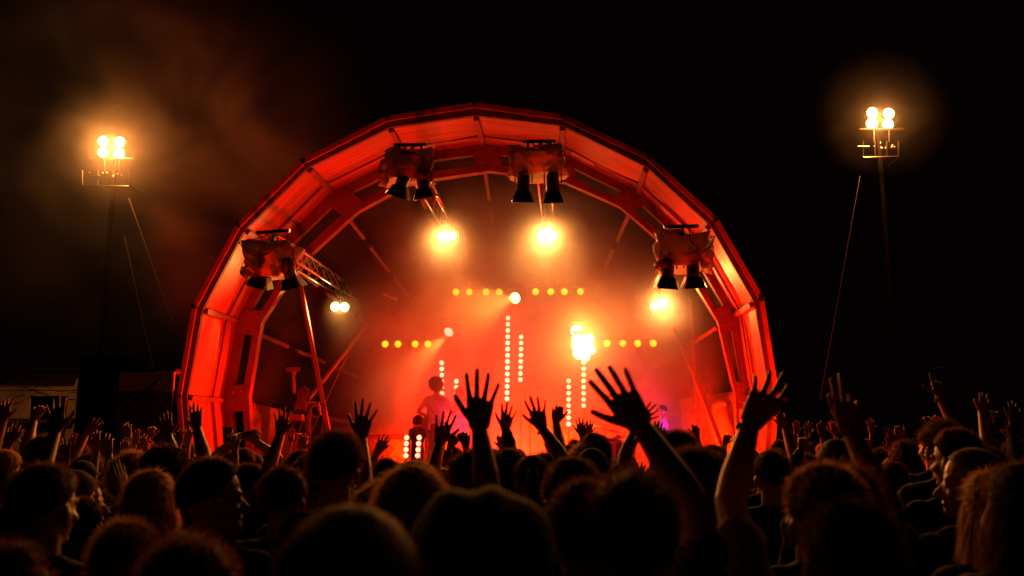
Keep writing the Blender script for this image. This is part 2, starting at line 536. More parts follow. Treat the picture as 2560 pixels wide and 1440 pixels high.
SM = {}
cx = st(1225, 800, 15.0)
SM['stage'] = smoke('stage_smoke', loc(-0.45, 15.1, 3.1), (4.15, 2.35, 3.75), 0.76, 0.75,
      'orange and red lit stage smoke filling the arch of the stage', lo=0.40, hi=0.66, floor=0.34, aniso=0.15, rot=(0, 0, -AYAW), core=0.6)
SM['top'] = smoke('stage_smoke', st(1235, 560, 14.7), (2.7, 1.5, 1.5), 0.34, 1.1,
      'golden smoke curling round the upper lamps under the roof', lo=0.36, hi=0.66, floor=0.15, aniso=0.1, rot=(0, 0, -AYAW), core=0.4, seed=7)
SM['left'] = smoke('drifting_smoke', at(330, 420, 16.5) + Vector((0, 0, 0.3)), (6.0, 3.2, 4.8), 0.055, 0.42,
      'dim brown smoke drifting into the night sky left of the stage roof', lo=0.40, hi=0.72, floor=0.05, aniso=0.1, rot=(0, R(18), 0), seed=3)
SM['hl'] = smoke('lamp_halo', at(278, 360, 14.8), (1.5, 1.0, 1.5), 0.07, 1.0,
      'haze puff added for the halo around the four lamps of the left mast', lo=0.3, hi=0.7, floor=0.3, aniso=0.6, seed=5)  # local haze added to give the left lamps their halo
SM['hr'] = smoke('lamp_halo', at(2205, 285, 14.8), (1.35, 1.0, 1.35), 0.09, 1.0,
      'haze puff added for the halo around the four lamps of the right mast', lo=0.3, hi=0.7, floor=0.3, aniso=0.6, seed=9)  # same added haze for the right lamps' halo

# ------------------------------------------------------------------ lighting booms (lattice trusses running front to back)
def boom(px, py, t0, t1, label):
    a = st(px, py, t0)
    root = empty('lattice_boom', a, label, 'truss', 'lattice booms reaching forward from the stage roof')
    h, w = 0.28, 0.20
    def P(s, kind):
        p = a + DAX * s
        return p if kind == 0 else p - ZAX * h + WAX * (w / 2 if kind == 1 else -w / 2)
    L = t1 - t0
    for kd in (0, 1, 2):
        m = MB(); m.tube([P(0, kd), P(L, kd)], 0.022, 8); m.build('chord', 'aluminium', root, smooth=True)
    n = int(L / 0.40)
    for i in range(n):
        s0, s1 = i * L / n, (i + 1) * L / n
        for kd in (1, 2):
            m = MB()
            m.tube([P(s0, 0), P((s0 + s1) / 2, kd)], 0.007, 5)
            m.tube([P((s0 + s1) / 2, kd), P(s1, 0)], 0.007, 5)
            m.build('lattice_bar', 'aluminium', root)
    m = MB(); m.tube([P(0, 0), P(0, 1)], 0.012, 6); m.tube([P(0, 0), P(0, 2)], 0.012, 6); m.tube([P(0, 1), P(0, 2)], 0.012, 6)
    m.build('end_frame', 'aluminium', root)
    return root
BOOMS = [(690, 584, 11.55, 16.6, 'lattice boom ending at the lowest left lamp cluster, the most visible boom'),
         (1030, 366, 11.55, 16.8, 'lattice boom over the stage ending at the lamp cluster left of the arch peak'),
         (1358, 360, 11.55, 16.8, 'lattice boom over the stage ending at the lamp cluster right of the arch peak'),
         (1703, 572, 11.55, 16.6, 'lattice boom ending behind the lowest right lamp cluster')]
for b in BOOMS: boom(*b)

# ------------------------------------------------------------------ front lamp clusters under rain covers
def par_can(parent, c, axis, r=0.086, L=0.22, side=WAX, doors=True):
    """c = middle of the mouth, axis = where the lamp points"""
    axis = Vector(axis).normalized(); s = side.normalized(); n_ = axis.cross(s).normalized(); s = n_.cross(axis)
    m = MB()
    m.tube([c - axis * L * 1.25, c - axis * L * 1.2, c - axis * L, c - axis * 0.02, c], [0.05, 0.065, r * 0.98, r, r * 1.06], 16)
    can = m.build('par_can', 'black_paint', parent, smooth=False)
    m = MB(); m.tube([c - axis * 0.005, c + axis * 0.006], r * 0.9, 16); m.build('lens', 'par_silver', can)
    ORIG[can.name] = ORIG[parent.name]
    if doors:
        f = r * 1.12
        for d1, d2, fl in ((s, n_, 0.4), (-s, n_, 0.4), (n_, s, 0.55), (-n_, s, 0.55)):
            h = 0.15
            a1 = c + d1 * f + d2 * f * 0.95; a2 = c + d1 * f - d2 * f * 0.95
            b1 = c + d1 * (f + h * fl) + d2 * f * 1.45 + axis * h
            b2 = c + d1 * (f + h * fl) - d2 * f * 1.45 + axis * h
            m = MB(); m.prism([a1, a2, b2, b1], d1 * 0.004); m.build('barn_door', 'black_paint', can)
    m = MB()
    m.tube([c - axis * L * 0.5 + s * (r + 0.03), c - axis * (L + 0.12) + s * (r + 0.03), c - axis * (L + 0.16),
            c - axis * (L + 0.12) - s * (r + 0.03), c - axis * L * 0.5 - s * (r + 0.03)], 0.009, 6)
    m.build('yoke', 'black_metal', parent)
    return can

def cluster(px, py, t, cover, cans, label, posts, seed, tilt=0.0):
    """cover: (x0, y0, x1, y1) in the picture plane at depth t, cans: [(x, y_mouth)]"""
    rnd = random.Random(seed)
    c = st(px, py, t)
    root = empty('lamp_cluster', c, label, 'stage lights', 'unlit lamp clusters under rain covers in front of the arch')
    m = MB(); m.tube([c - WAX * 0.225 - ZAX * tilt, c + WAX * 0.225 + ZAX * tilt], 0.026, 10); m.build('yoke_bar', 'black_metal', root)
    for s in (-1, 1):
        m = MB(); q = c + WAX * 0.226 * s + ZAX * tilt * s; m.tube([q, q + WAX * 0.006 * s], 0.027, 10); m.build('end_cap', 'steel', root)
    x0, y0, x1, y1 = cover
    p0 = st(x0, y0, t); p1 = st(x1, y1, t)
    W = (p1 - p0).dot(WAX); H = p0.z - p1.z
    top = p0.z - H * 0.08
    for s in posts:
        m = MB(); q = c + WAX * s
        m.tube([q, Vector((q.x, q.y, top - 0.08))], 0.016, 8); m.build('hanger_post', 'black_metal', root)
    m = MB(); cb = st((x0 + x1) / 2, y0, t); cb.z = top - 0.06
    m.tube([cb - WAX * W * 0.42, cb + WAX * W * 0.42], 0.024, 8); m.build('cross_bar', 'black_metal', root)
    # wrinkled plastic cover: a squarish bag, open at the bottom
    nu, nv = 44, 16
    def S(a, v):
        ang = 2 * math.pi * a
        ca, sa = math.cos(ang), math.sin(ang)
        e = 0.6
        X = math.copysign(abs(ca) ** e, ca); Y = math.copysign(abs(sa) ** e, sa)
        if v < 0.28:
            k = v / 0.28; r_ = math.sin(k * math.pi / 2) ** 0.6; zz = -(1 - math.cos(k * math.pi / 2)) * 0.10 * H
        else:
            k = (v - 0.28) / 0.72; r_ = 1.0 + 0.03 * k; hem = 0.86 + 0.22 * mnoise.noise(Vector((ca * 1.5 + seed, sa * 1.5, 0)))
            # lifted at the middle of the front, hanging at the corners
            hem *= 1 - 0.16 * max(0, -sa) * (1 - abs(ca))
            zz = -0.10 * H - k * H * 0.9 * hem
        q = Vector((ca * 2.2, sa * 2.2, v * 3 + seed))
        w = mnoise.noise(q * 1.1) * 0.13 + mnoise.noise(q * 3.2) * 0.04 + mnoise.noise(q * 6.5) * 0.025 + abs(mnoise.noise(q * 2.4 + Vector((9, 0, 0)))) * -0.09 + 0.02
        peaks = 0.07 * max(0, abs(ca) - 0.6) * (1 if v < 0.4 else 0.3) * 2.0
        amp = min(1, v * 5)
        return Vector((X * r_ * (W / 2) * 0.97 + ca * w * amp, Y * r_ * 0.155 + sa * w * amp, zz + (w * 0.9 + peaks) * (1 if v < 0.6 else 0.4)))
    cc_ = st((x0 + x1) / 2, y0, t) - ZAX * 0.035
    m = MB()
    def P(x, y):
        q = S(x, y); return cc_ + WAX * q.x + DAX * q.y + ZAX * q.z
    m.grid(P, nu, nv); m.build('rain_cover', 'rain_cover', root, smooth=True)
    for (cxp, cyp, tlt) in cans:
        mo = st(cxp, cyp, t)
        par_can(root, mo, Vector((0, 0, -1)) + DAX * 0.25 + WAX * tlt)
    # cable slung over the cover
    pts = []
    for i in range(15):
        s = i / 14; q = S(0.56 + 0.05 * seed + (0.14 + 0.04 * seed) * s, 0.28 + (0.18 + 0.07 * (seed % 3)) * math.sin(s * math.pi))
        pts.append(cc_ + WAX * (q.x * 1.05) + DAX * (q.y * 1.12 - 0.01) + ZAX * (q.z + 0.01))
    m = MB(); m.tube([c + WAX * 0.1] + pts, 0.007, 6); m.build('cable', 'rubber', root, smooth=True)
    m = MB(); e0 = c - WAX * 0.12; e1 = Vector((cb.x, cb.y, cb.z)) + WAX * 0.12
    m.tube([e0, e1], 0.01, 6); m.build('safety_rod', 'black_metal', root)
    return root
cluster(683, 579, 11.3, (620, 612, 738, 706), [(655, 690, -0.30), (728, 694, 0.25)], 'lowest left lamp cluster, crumpled grey rain cover, before the left shoulder of the arch', (0.0,), 1, tilt=0.012)
cluster(1026, 362, 11.3, (962, 386, 1079, 462), [(1002, 466, -0.35), (1060, 470, 0.15)], 'lamp cluster left of the arch peak, its pale rain cover flared out to the left', (-0.155, 0.155), 2)
cluster(1348, 354, 11.3, (1281, 374, 1409, 455), [(1308, 478, -0.04), (1383, 480, 0.02)], 'lamp cluster right of the arch peak, two black lamps below its pale rain cover', (-0.155, 0.155), 3)
cluster(1703, 566, 11.3, (1645, 588, 1771, 682), [(1668, 692, -0.08), (1733, 690, 0.05)], 'lowest right lamp cluster, its rain cover rising to a peak on the right', (0.02,), 4)

# ------------------------------------------------------------------ lit lamps
WARM = (1.0, 0.36, 0.07)
def blinder(p1, p2, t, label, power, aim):
    a, b = st(*p1, t), st(*p2, t)
    c = (a + b) / 2
    root = empty('blinder_lamp', c, label, 'stage light', 'glaring twin lamps on the booms')
    m = MB(); d = (b - a).normalized()
    m.box(c + DAX * 0.06, (b - a).length + 0.2, 0.1, 0.2, d, DAX, d.cross(DAX).normalized()); m.build('housing', 'black_metal', root)
    for q in (a, b):
        m = MB(); m.ball(q - DAX * 0.0, 0.082, 0.045, 0.082, 16, 8, M=Matrix.Rotation(-AYAW, 3, 'Z')); m.build('lamp_glass', 'blinder_glass', root, smooth=True)
    m = MB(); m.tube([c + ZAX * 0.1 + DAX * 0.06, c + ZAX * 0.5 + DAX * 0.06], 0.012, 6); m.build('hanger', 'black_metal', root)
    light('lamp_light', 'SPOT', c - DAX * 0.08, c - DAX * 0.08 + Vector(aim), power, WARM, root, size=0.08, spot=88, blend=1.0)
    return root
PB = 700
blinder((838, 767), (861, 768), 14.6, 'glaring twin lamp on the left boom, low beside the smoke', PB * 0.8, -DAX + ZAX * -0.25)
blinder((1106, 590), (1130, 590), 14.6, 'glaring twin lamp high on the second boom from the left', PB, -DAX + ZAX * -0.4)
blinder((1354, 588), (1381, 588), 14.6, 'biggest glaring twin lamp, high right of the arch centre', PB * 1.5, -DAX + ZAX * -0.4)
blinder((1637, 765), (1660, 757), 14.6, 'glaring twin lamp on the right boom, tilted up to the right', PB * 0.8, -DAX + ZAX * -0.25)

# par lamps in rows
def truss_pipe(p, q, t, label):
    a, b = st(*p, t) + DAX * 0.14, st(*q, t) + DAX * 0.14
    root = empty('lighting_bar', a, label, 'lighting bar')
    m = MB(); m.tube([a - WAX * 0.1, b + WAX * 0.1], 0.024, 8); m.build('pipe', 'black_metal', root)
    for e in (0.15, 0.85):
        m = MB(); q_ = a.lerp(b, e); m.tube([q_, q_ + ZAX * 0.8], 0.01, 6); m.build('hanger', 'black_metal', root)
def par_row(xs, y, t, ttl, r=0.066, glass='par_yellow', group='yellow round lamps in rows', cat='stage light', hot=True, words='yellow'):
    names = ['leftmost', 'second from the left', 'third from the left', 'rightmost']
    for i, x in enumerate(xs):
        yy = y[i] if isinstance(y, (list, tuple)) else y
        c = st(x, yy, t)
        root = empty('par_lamp', c, f'{names[i]} {words} lamp, {ttl}', cat, group)
        ax = (Vector((0, 0, CAM_Z)) - c).normalized()
        m = MB(); m.tube([c - ax * 0.2, c - ax * 0.19, c - ax * 0.1, c], [r * 0.5, r * 0.7, r * 1.02, r * 1.1], 14); m.build('can', 'black_paint', root)
        m = MB(); m.ball((0, 0, 0), r, r, r * 0.3, 18, 6)
        M = ax.to_track_quat('Z', 'Y').to_matrix()
        m.v = [c + ax * 0.004 + M @ v for v in m.v]
        ln = m.build('lens', glass, root, smooth=True)
        if hot:
            m = MB(); sgn = -1 if x > 1300 else 1
            p = c + ax * (r * 0.3 + 0.006)
            m.tube([p + ZAX * r * 0.05, p + ZAX * r * 0.62 + WAX * 0.006 * sgn], [r * 0.08, r * 0.2], 8); m.build('lens_highlight', 'par_highlight', root)  # small emissive wedge drawn as the white highlight on the lens
par_row([1140, 1173, 1215, 1248], 730, 16.4, 'upper row left of the white moving head')
par_row([1339, 1377, 1411, 1451], 729, 16.4, 'upper row right of the white moving head')
par_row([963, 995, 1038, 1070], 860, 16.2, 'lower left row')
par_row([1518, 1557, 1594, 1633], 858, 16.2, 'lower right row')
kw = dict(r=0.034, glass='par_silver', hot=False, group='small silvery lamps above the yellow rows', words='small silver')
par_row([1149, 1174, 1198, 1217], [707, 706, 706, 705], 16.3, 'left group above the upper yellow row', **kw)
par_row([1345, 1367, 1394, 1418], 705, 16.3, 'right group above the upper yellow row', **kw)
par_row([961, 970, 980, 988], [735, 739, 744, 747], 15.9, 'slanting group at the left', **kw)
par_row([1592, 1596, 1600, 1604], [741, 737, 733, 728], 15.9, 'slanting group at the right', **kw)
truss_pipe((1130, 716), (1258, 716), 16.4, 'dark pipe carrying the upper left row of yellow lamps')
truss_pipe((1330, 715), (1460, 715), 16.4, 'dark pipe carrying the upper right row of yellow lamps')
truss_pipe((955, 846), (1080, 846), 16.2, 'dark pipe carrying the lower left row of yellow lamps')
truss_pipe((1510, 844), (1642, 844), 16.2, 'dark pipe carrying the lower right row of yellow lamps')

def mover(px, py, t, r, aim, label, glass='mover_glass', power=80, spot=22, blend=0.6):
    c = st(px, py, t)
    root = empty('moving_head', c, label, 'moving light', 'moving head lamps at the back of the stage')
    ax = Vector(aim).normalized()
    M = ax.to_track_quat('Z', 'Y').to_matrix()
    m = MB(); m.tube([c - ax * 0.26, c - ax * 0.22, c - ax * 0.08, c], [0.07, 0.11, 0.13, r * 1.12], 16); m.build('head', 'black_metal', root)
    m = MB(); m.ball((0, 0, 0), r, r, r * 0.4, 24, 10); m.v = [c + ax * 0.004 + M @ v for v in m.v]
    m.build('lamp_glass', glass, root, smooth=True)
    if glass == 'glare_glass':      # glowing balls added round the glass to shape its uneven glare
        for dx, dz, rr_ in ((-0.10, 0.13, 0.10), (0.09, 0.12, 0.12), (0.13, -0.06, 0.10), (-0.07, -0.13, 0.11), (0.04, -0.19, 0.09), (-0.13, 0.0, 0.08)):
            m = MB(); m.ball(c + WAX * dx + ZAX * dz, rr_, rr_ * 0.5, rr_, 18, 10); m.build('lamp_glass', glass, root, smooth=True)
    m = MB(); m.box(c + DAX * 0.12 + ZAX * 0.24, 0.34, 0.2, 0.09, WAX, DAX, ZAX); m.build('base', 'black_metal', root)
    for s in (-1, 1):
        m = MB(); m.beam(c + DAX * 0.12 + WAX * 0.16 * s + ZAX * 0.22, c + DAX * 0.12 + WAX * 0.16 * s - ZAX * 0.08, 0.03, 0.07); m.build('yoke_arm', 'black_metal', root)
    light('lamp_light', 'SPOT', c + ax * 0.12, c + ax * 2, power, (1.0, 0.29, 0.04), root, size=0.05, spot=spot, blend=blend)
    return root
mover(1288, 745, 16.0, 0.108, loc(-0.7, -1.5, -0.45), 'white moving head at the centre, beaming down to the left', power=700, spot=46, blend=1.0)
mover(1122, 830, 16.0, 0.095, loc(-0.75, -1.7, -1.2), 'dimmer faceted moving head left of the tall bulb column', 'mover_glass_dim', power=520, spot=32, blend=1.0)
mover(1443, 828, 16.0, 0.12, loc(0.1, -1.5, 0.1), 'small white moving head just above the brightest lamp', power=300, spot=40)
mover(1457, 866, 15.6, 0.17, loc(0.0, -1.5, 0.0), 'brightest stage lamp, a big white glare above the right bulb column', 'glare_glass', power=1150, spot=64, blend=1.0)

# bulb columns
def bulb_column(pts, t, label, foot=True, glass='led_bulb'):
    top = st(*pts[0], t); bot = st(*pts[-1], t)
    root = empty('bulb_column', Vector((bot.x, bot.y, DECK)), label, 'light column', 'upright bars of round white bulbs')
    m = MB(); m.box(((top + bot) / 2) + DAX * 0.05, 0.05, 0.04, abs(top.z - bot.z) + 0.1, WAX, DAX, ZAX); m.build('bar', 'black_metal', root)
    if foot:
        m = MB(); b0 = bot + DAX * 0.05; m.tube([b0, Vector((b0.x, b0.y, DECK + 0.03))], 0.016, 6); m.build('pole', 'black_metal', root)
        m = MB(); m.box(Vector((b0.x, b0.y, DECK + 0.015)), 0.35, 0.35, 0.03); m.build('base_plate', 'black_metal', root)
    for p in pts:
        c = st(*p, t); m = MB(); m.ball(c, 0.041, n=12, m=8); m.build('bulb', glass, root, smooth=True)
def col(x0, x1, y0, y1, n): return [(x0 + (x1 - x0) * i / (n - 1), y0 + (y1 - y0) * i / (n - 1)) for i in range(n)]
bulb_column(col(1270, 1267.5, 795, 997, 14), 15.0, 'tallest bulb column, fourteen white bulbs at the centre of the stage')
bulb_column(col(1303, 1301, 842, 949, 8), 15.4, 'bulb column just right of the tallest one', )
bulb_column(col(1422, 1421.5, 952, 1060, 8), 15.0, 'bulb column low on the right, left of the one under the big glare')
bulb_column(col(1459, 1459, 906, 1014, 8), 15.2, 'bulb column under the brightest lamp')
bulb_column(col(1104, 1106, 907, 1014, 8), 15.4, 'bulb column partly hidden by the curly-haired guitarist')
bulb_column(col(1141, 1138, 953, 1060, 8), 15.2, 'bulb column between the guitarist and the raised hand in the middle')
bulb_column(col(1016.5, 1014.5, 1094, 1139, 4), 13.3, 'short bulb column low on the left near the stage front', glass='led_bulb_red')
bulb_column(col(1048, 1044, 1094, 1139, 4), 13.3, 'short bulb column low on the left, second one, half hidden by a stand', glass='led_bulb_red')

# red washes standing on the deck
def wash(u, t, z, aim, power, label, color=(1.0, 0.012, 0.0), spot=110, size=0.15, glass='red_glass', blend=0.8):
    c = loc(u, t, z)
    base_z = DECK if 11.7 < t < 17.3 and abs(u) < 4.2 else 0.0
    root = empty('floor_lamp', Vector((c.x, c.y, base_z)), label, 'stage light', 'coloured wash lamps on the stage floor')
    ax = Vector(aim).normalized()
    M = ax.to_track_quat('Z', 'Y').to_matrix()
    m = MB(); m.tube([c - ax * 0.18, c - ax * 0.1, c], [0.06, 0.1, 0.115], 14); m.build('can', 'black_metal', root)
    m = MB(); m.tube([c + ax * 0.001, c + ax * 0.01], 0.1, 14); m.build('lens', glass, root)
    m = MB(); m.beam(Vector((c.x, c.y, base_z)), c - ax * 0.1, 0.05, 0.05, up=DAX); m.build('stand', 'black_metal', root)
    light('lamp_light', 'SPOT', c + ax * 0.05, c + ax * 2, power, color, root, size=size, spot=spot, blend=blend)
    return root
PR = 1300
uc = 0.0
wash(-2.5, 14.1, 1.25, (-0.7, -0.5, 0.75), PR * 1.3, 'red wash lamp on the stage floor aimed up at the left shell')
wash(1.9, 14.1, 1.25, (0.7, -0.5, 0.75), PR * 1.2, 'red wash lamp on the stage floor aimed up at the right shell')
wash(-2.3, 15.4, 1.25, (0.35, -0.55, 1.0), PR * 1.3, 'red wash lamp left of the short bulb columns, aimed up at the roof')
wash(0.0, 16.4, 1.3, (0.0, -1.0, 0.14), PR * 3.8, 'red wash lamp at the back right of the stage floor')
wash(-1.0, 16.4, 1.3, (0.0, -1.0, 0.18), PR * 3.8, 'red wash lamp at the back middle of the stage floor')
wash(-2.4, 13.7, 1.25, (0.25, 0.7, 0.35), 60, 'red wash lamp at the left edge of the stage floor, aimed inwards', spot=80)
wash(2.5, 13.7, 1.25, (0.1, 0.9, 0.35), 60, 'red wash lamp at the right edge of the stage floor, aimed inwards', spot=80)
wash(-2.6, 10.9, 1.35, (-0.3, 0.55, 0.9), 520, 'red wash lamp before the stage, left', spot=130)
wash(2.4, 10.9, 1.35, (0.3, 0.55, 0.9), 450, 'red wash lamp before the stage, right', spot=130)
wash(-6.2, 15.5, 1.1, (0.05, -0.15, 1.0), 3600, 'red wash lamp added on the ground to redden the smoke left of the stage', spot=75)  # unseen lamp added to light the drifting smoke red
wash(0.25, 12.6, 1.15, (-2.05, 2.3, 1.0), 160, 'violet lamp at the stage front under the singer', (0.35, 0.06, 1.0), 26, glass='violet_glass')
wash(2.2, 12.9, 1.15, (-0.57, 1.3, 0.85), 120, 'violet lamp at the stage front right, lighting the musician in a white shirt', (0.35, 0.06, 1.0), 30, glass='violet_glass')

# ------------------------------------------------------------------ lamp masts outside the stage
def mast(lamps, bar, low1, low2, t, guys, label, power):
    c = st((bar[0] + bar[2]) / 2, bar[1], t)
    root = empty('lamp_mast', Vector((c.x, c.y, 0)), label, 'lamp mast', 'masts with four floodlights')
    m = MB(); m.tube([Vector((c.x, c.y + 0.15, 0)), Vector((c.x, c.y + 0.15, c.z))], [0.05, 0.04], 10); m.build('pole', 'pole_black', root)
    m = MB(); m.tube([st(bar[0], bar[1], t), st(bar[2], bar[1], t)], 0.022, 8); m.build('lamp_bar', 'dark_steel', root)
    for x, y in lamps:
        p = st(x, y, t); ax = Vector((0, -1, -0.12)).normalized(); M = ax.to_track_quat('Z', 'Y').to_matrix()
        m = MB(); m.tube([p - ax * 0.2, p - ax * 0.16, p - ax * 0.08, p], [0.04, 0.07, 0.1, 0.112], 16); l = m.build('flood_housing', 'black_metal', root)
        m = MB(); m.ball((0, 0, 0), 0.10, 0.10, 0.04, 18, 8); m.v = [p + M @ v for v in m.v]
        m.build('lamp_glass', 'flood_glass', root, smooth=True)
    for (x0, y0, x1, y1) in (low1, low2):
        m = MB(); m.tube([st(x0, y0, t), st(x1, y1, t)], 0.020, 8); m.build('platform_rail', 'dark_steel', root)
        m = MB(); m.tube([st(x0, y0, t + 0.5), st(x1, y1, t + 0.5)], 0.016, 8); m.build('platform_rail', 'dark_steel', root)
    lx0, ly0, lx1, ly1 = low2
    for x in (lx0, (lx0 * 2 + lx1) / 3, (lx0 + lx1 * 2) / 3, lx1):
        m = MB(); m.tube([st(x, ly0 + 2, t), st(x, low1[1] - 14, t)], 0.013, 6); m.build('upright', 'black_metal', root)
        m = MB(); m.tube([st(x, ly0, t), st(x, ly0, t) + DAX * 0.5], 0.013, 6); m.build('platform_rail', 'dark_steel', root)
    for x in ((bar[0] * 2 + bar[2]) / 3, (bar[0] + bar[2] * 2) / 3):
        m = MB(); m.tube([st(x, bar[1], t), st(x, low1[1] - 12, t)], 0.012, 6); m.build('upright', 'black_metal', root)
    rr = random.Random(int(bar[0]))
    for i in range(7):
        x = lx0 + (lx1 - lx0) * (0.1 + 0.8 * rr.random()); y = low1[1] - 12 + rr.random() * 18
        m = MB(); m.ball(st(x, y, t - 0.03), 0.012 + 0.02 * rr.random(), n=8, m=6); m.build('clamp', 'steel', root)
    for (p, q, tq) in guys:
        m = MB(); m.tube([st(*p, t), st(*q, tq)], 0.007, 5); m.build('guy_rope', 'rope', root)
    pc = Vector((0, 0, 0))
    for x, y in lamps: pc += st(x, y, t)
    pc /= 4
    light('lamp_light', 'POINT', pc + (Vector((0, 0, CAM_Z)) - pc).normalized() * 0.25, None, power * 2.6, (1.0, 0.30, 0.05), root, size=0.14)
mast([(258, 353), (299, 355), (258, 381), (297, 384)], (224, 397, 334, 398), (222, 440, 250, 440), (206, 464, 322, 466), 15.0,
     [((322, 495), (430, 800), 13.5), ((311, 590), (392, 960), 14.5)], 'lamp mast left of the stage with four warm floodlights in a square', 160)
mast([(2181, 282), (2222, 284), (2180, 309), (2220, 311)], (2148, 323, 2260, 324), (2144, 367, 2172, 367), (2158, 394, 2246, 392), 15.0,
     [((2150, 440), (2050, 1000), 14.0)], 'lamp mast right of the stage, higher than the left one, four warm floodlights', 160)

# ------------------------------------------------------------------ cabins left of the stage
def cabin():
    t = 17.3
    a = at(-140, 928, t); b = at(194, 929, t)
    root = empty('site_cabin', Vector((a.x, a.y, 0)), 'pale boarded cabin with a dark doorway at the left edge, dimly lit', 'cabin')
    X0, X1, Zt = a.x, b.x, a.z
    zs = at(0, 976, t).z; zb = at(0, 1046, t).z
    dx0, dx1 = at(76, 990, t).x, at(170, 990, t).x; dz = at(0, 990, t).z
    def slab(x0, x1, z0, z1, nm='wall_panel', mt='cabin_white', y=t, d=0.05):
        m = MB(); m.box(((x0 + x1) / 2, y + d / 2, (z0 + z1) / 2), x1 - x0, d, z1 - z0); m.build(nm, mt, root)
    slab(X0, X1, zs + 0.008, Zt); slab(X0, dx0, zb, zs - 0.008); slab(dx1, X1, zb, zs - 0.008)
    slab(dx0, dx1, dz, zs - 0.008)
    slab(X0, dx0, 0.9, zb - 0.1, y=t); slab(dx1, X1, 0.9, zb - 0.1)
    slab(X0, X1, 0.0, 0.9, y=t + 0.05, mt='cabin_dark')
    slab(X0, X1, zb - 0.085, zb - 0.015, 'trim_rail', 'purlin', t - 0.05, 0.05)
    slab(X0 + 0.05, X1 - 0.05, 0.2, Zt - 0.05, 'inner_wall', 'cabin_dark', t + 2.2)
    slab(X1 - 0.05, X1, 0.0, Zt, 'side_wall', 'cabin_dark', t + 0.06, 2.2)
    m = MB(); m.box(((X0 + X1) / 2, t + 1.1, Zt + 0.04), X1 - X0 + 0.1, 2.5, 0.06); m.build('roof', 'cabin_dark', root)
    m = MB(); m.tube([at(-20, 975, t - 0.3), at(40, 929, t - 0.3)], 0.035, 6); m.build('strut', 'black_metal', root)
    rr = random.Random(3)
    for (p, q) in (((45, 932), (100, 964)), ((100, 964), (20, 1000)), ((100, 964), (190, 982)), ((60, 935), (64, 975))):
        pts = [at(*p, t - 0.06).lerp(at(*q, t - 0.06), i / 6) + Vector((0, 0, -0.05 * math.sin(i / 6 * math.pi) * rr.random())) for i in range(7)]
        m = MB(); m.tube(pts, 0.006, 5); m.build('wire', 'rubber', root)
    light
cabin()
def tower():
    t = 15.2
    a, b = at(196, 925, t), at(300, 925, t)
    root = empty('gap_block', Vector((a.x, a.y, 0)), 'tall black box filling the gap between the two pale cabins', 'tower')
    m = MB(); m.box(((a.x + b.x) / 2, t + 0.6, 1.55), b.x - a.x, 1.1, 3.1); m.build('cover', 'black_cloth', root)  # plain black box closing the gap between the cabins
    m = MB(); m.box(((a.x + b.x) / 2, t + 0.6, 3.14), b.x - a.x + 0.06, 1.16, 0.05); m.build('lid', 'black_cloth', root)
tower()
def cabin2():
    t = 15.0
    a = at(300, 930, t); b = at(436, 930, t)
    root = empty('site_hut', Vector((a.x, a.y, 0)), 'dark wooden hut behind a slanting pole, right beside the stage foot', 'cabin')
    zs = at(0, 977, t).z
    n = 9
    for i in range(n):
        x0 = a.x + (b.x - a.x) * i / n; x1 = a.x + (b.x - a.x) * (i + 1) / n
        m = MB(); m.box(((x0 + x1) / 2, t + 0.02 * (i % 2) * 0.3, zs / 2 - 0.01), x1 - x0 - 0.008, 0.04, zs - 0.02); m.build('board', 'plywood', root)
    m = MB(); m.box(((a.x + b.x) / 2, t + 0.02, (zs + a.z) / 2), b.x - a.x, 0.05, a.z - zs); m.build('top_panel', 'cabin_white', root)
    m = MB(); m.box(((a.x + b.x) / 2, t + 0.8, a.z + 0.03), b.x - a.x + 0.1, 1.7, 0.05); m.build('roof', 'cabin_dark', root)
    m = MB(); m.tube([at(290, 1035, t - 0.3), at(400, 945, t - 0.3)], 0.04, 6); m.build('strut', 'black_metal', root)
cabin2()
# ------------------------------------------------------------------ people
mat('skin_tone', (0.42, 0.24, 0.16), 0.45, spec=0.45, bump=0.1, bscale=200)
mat('skin_tone_dark', (0.22, 0.12, 0.08), 0.42, spec=0.45, bump=0.1, bscale=200)
mat('eye_white', (0.7, 0.68, 0.65), 0.2)
mat('nail', (0.45, 0.28, 0.22), 0.3)
for nm, c in (('hair_dark', (0.02, 0.014, 0.01)), ('hair_brown', (0.035, 0.018, 0.010)), ('hair_blonde', (0.26, 0.16, 0.07)),
              ('hair_red', (0.15, 0.045, 0.015)), ('hair_grey', (0.25, 0.23, 0.21))):
    mat(nm, c, 0.6, spec=0.18, trans=0.3, noise=0.4, nscale=30, bump=0.4, bscale=60, stretch=(1, 1, 0.2))
for nm, c in (('cloth_black', (0.012, 0.012, 0.013)), ('cloth_navy', (0.02, 0.025, 0.05)), ('cloth_grey', (0.12, 0.12, 0.12)),
              ('cloth_brown', (0.10, 0.06, 0.035)), ('cloth_white', (0.6, 0.58, 0.55)), ('cloth_red', (0.25, 0.03, 0.02)),
              ('cloth_green', (0.05, 0.07, 0.04)), ('cloth_denim', (0.05, 0.07, 0.12)), ('cloth_lilac', (0.55, 0.50, 0.62))):
    mat(nm, c, 0.85, spec=0.3, noise=0.25, nscale=14, bump=0.3, bscale=90, sheen=0.08)

